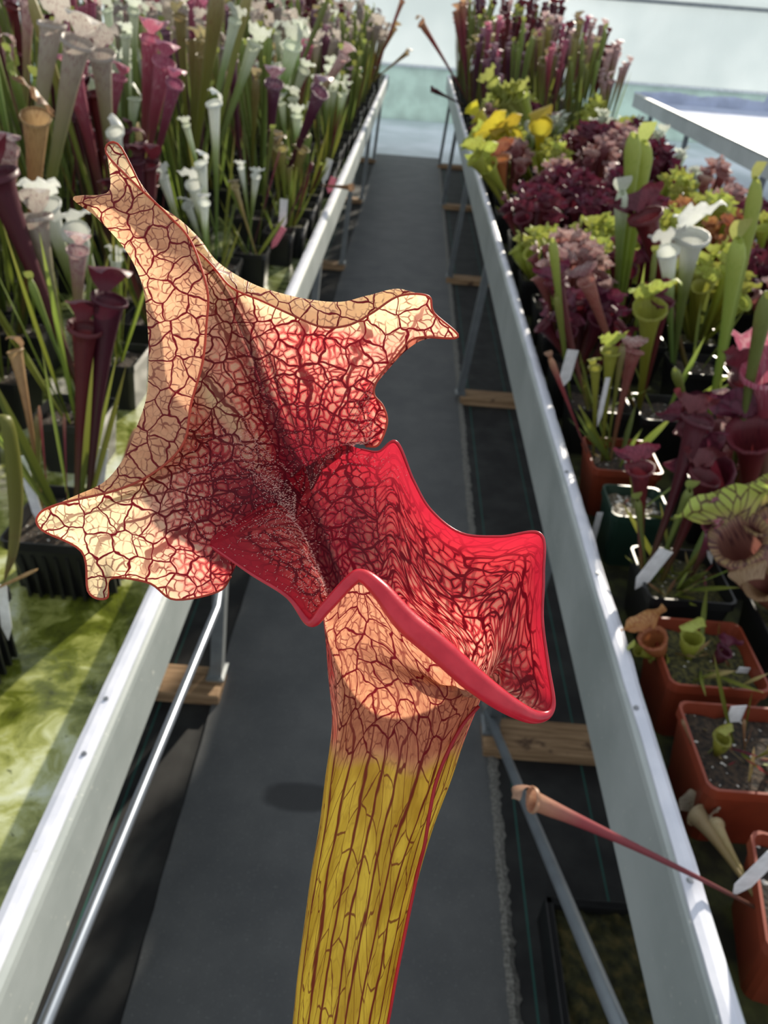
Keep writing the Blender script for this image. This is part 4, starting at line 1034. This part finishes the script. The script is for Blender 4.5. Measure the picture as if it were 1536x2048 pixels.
manual('pair of tall lime green tubes rising from the dark rosettes', .68, 2.12, [
  ('lime', None, (1190, 540), (1268, 270), 2.1, .025, .3), ('lime', 'flag', (1235, 520), (1292, 285), 2.15, .026, .5), ('white', 'flag', (1180, 540), (1245, 385), 2.05, .022, 0)], 'black', .14, leaves=2, L=.3)
manual('yellow-hooded short pitchers near the right rail', .66, 4.3, [
  ('yellow', 'arch', None, (955, 230), 4.4, .032, -.1), ('yellow', 'arch', None, (1082, 250), 4.1, .042, .3), ('yellow', 'wide', None, (1000, 275), 4.1, .045, 0), ('yellow', 'wide', None, (1025, 275), 4.1, .04, 0), ('moss', 'wide', None, (965, 290), 4.2, .04, 0)], 'black', .14, leaves=2, L=.2)
manual('pale green bushy clump of crested pitchers', .80, 4.75, [
  ('lime', 'frill', None, (985+12*i, 165+(i*37) % 40), 4.7, .032, 0) for i in range(6)], 'black', .14, leaves=6, L=.3)
manual('thin backlit red-tipped pitchers leaning over the aisle', .46, 7.6, [
  ('redstalk', 'arch', None, (842, 45), 7.4, .028, -1.2), ('redstalk', 'arch', None, (912, 22), 7.6, .028, -.6), ('redstalk', 'arch', None, (925, 8), 7.6, .03, -.3), ('maroon', 'flag', None, (866, 180), 6.9, .024, -1.3)], 'black', .14, leaves=3, L=.4)
manual('olive rosette spilling over the right rail', .46, 3.55, [
  ('moss', 'wide', None, (950, 315), 3.5, .035, -.9), ('moss', 'wide', None, (975, 330), 3.5, .035, -.3), ('rust', 'wide', None, (1000, 315), 3.55, .035, .2)], 'black', .14, leaves=2, L=.1)

def pick_right(rnd, ri, X, Y):
    if Y > 5.6:
        k = rnd.choice(('maroon', 'maroon', 'olive', 'olive', 'pinkvein', 'purple', 'magenta', 'green'))
        L = (.58 + .035*(Y-5.6))*rnd.uniform(.8, 1.15)
        if ri >= 4: L *= .85
        return k, L, (0, 0)
    if Y > 3.6: return rnd.choice(('rose', 'rose', 'moss', 'pinkvein', 'white', 'plum')), rnd.uniform(.16, .26), (0, 0)
    if Y > 2.9 and ri < 3: return 'plum', rnd.uniform(.15, .2), (0, 0)
    if Y > 2.4 and ri < 2: return rnd.choice(('moss', 'moss', 'rust')), rnd.uniform(.12, .17), (0, 0)
    return rnd.choice(('plum', 'plum', 'rose', 'rust', 'rose', 'moss')), rnd.uniform(.14, .22), (0, 0)
row_fill(1, (.475, .67, .88, 1.10, 1.31), (1.88, 1.35, 1.45, 1.5, 1.6), 10.1, pick_right, 99)

# ------------------------------------------------------------------ plant tags
M_tag = plain('white_plastic_tag', (0.72, 0.72, 0.74), .45, scale=60)
M_pink = plain('pink_plastic_tag', (0.80, 0.22, 0.30), .45, scale=60)
def tag_mesh(L, w):
    bm = bmesh.new()
    pts = [(-w/2, L), (w/2, L), (w/2, L*.25), (0, 0), (-w/2, L*.25)]
    a = [bm.verts.new((x, -.0005, z)) for x, z in pts]; b = [bm.verts.new((x, .0005, z)) for x, z in pts]
    bm.faces.new(a); bm.faces.new(list(reversed(b)))
    for k in range(5): bm.faces.new((a[k], b[k], b[(k+1) % 5], a[(k+1) % 5]))
    me = bpy.data.meshes.new('plant_tag'); bm.to_mesh(me); bm.free(); return me
def plant_tag(label, top_px, bot_px, t, w, m=None, L=None):
    top, bot = on_y(*top_px, t), on_y(*bot_px, t)
    d = top - bot; L = d.length
    o = link('plant_tag', tag_mesh(L + .05, w), m or M_tag)
    q = d.to_track_quat('Z', 'Y').to_matrix().to_4x4()
    # face the flat side to the aisle's near end
    loc = q.to_3x3().transposed() @ Vector((0, -1, .4)); rz = math.atan2(loc.x, -loc.y)
    o.matrix_world = Matrix.Translation(bot - d.normalized()*.05) @ q @ Matrix.Rotation(rz + .15, 4, 'Z')
    tag(o, label, 'plant tag', 'plant tags')
plant_tag('long white plant tag in the black ribbed pot, bottom left', (40, 912), (70, 1010), 1.05, .016)
plant_tag('white plant tag behind the red stalks of the black ribbed pot', (200, 895), (195, 940), 1.12, .028)
plant_tag('white plant tag at the far left edge above the algae', (2, 1170), (10, 1230), .80, .014)
plant_tag('white plant tag beside the twisted yellow-green leaves', (1146, 700), (1136, 735), 1.62, .026)
plant_tag('thin white plant tag in the brick-red rimmed pot', (1216, 755), (1204, 810), 1.42, .010)
plant_tag('white plant tag in the gritty soil of the dark green pot', (1200, 1025), (1192, 1055), 1.21, .012)
plant_tag('white plant tag leaning in the black pot below the red-mouthed pitchers', (1333, 1100), (1305, 1135), .99, .024)
plant_tag('upright white plant tag against the marbled pitcher', (1416, 1060), (1418, 1080), 1.0, .010)
plant_tag('white plant tag leaning in the pot of tiny orange pitchers', (1490, 1335), (1455, 1390), .82, .018)
plant_tag('white plant tag at the back of the nearest terracotta pot', (1478, 1412), (1462, 1450), .72, .022)
plant_tag('broad white plant tag at the lower right edge', (1552, 1705), (1515, 1742), .47, .02)
plant_tag('white plant tag by the dark curved stalk near the left rail', (568, 398), (566, 432), 2.93, .028)
plant_tag('pink plant tag at the black pot near the left rail', (568, 455), (556, 475), 2.86, .022, M_pink)
plant_tag('pink plant tag further along the left rail', (668, 355), (664, 366), 3.8, .03, M_pink)
plant_tag('narrow white plant tag upright behind the left rail', (660, 318), (652, 345), 3.7, .03)
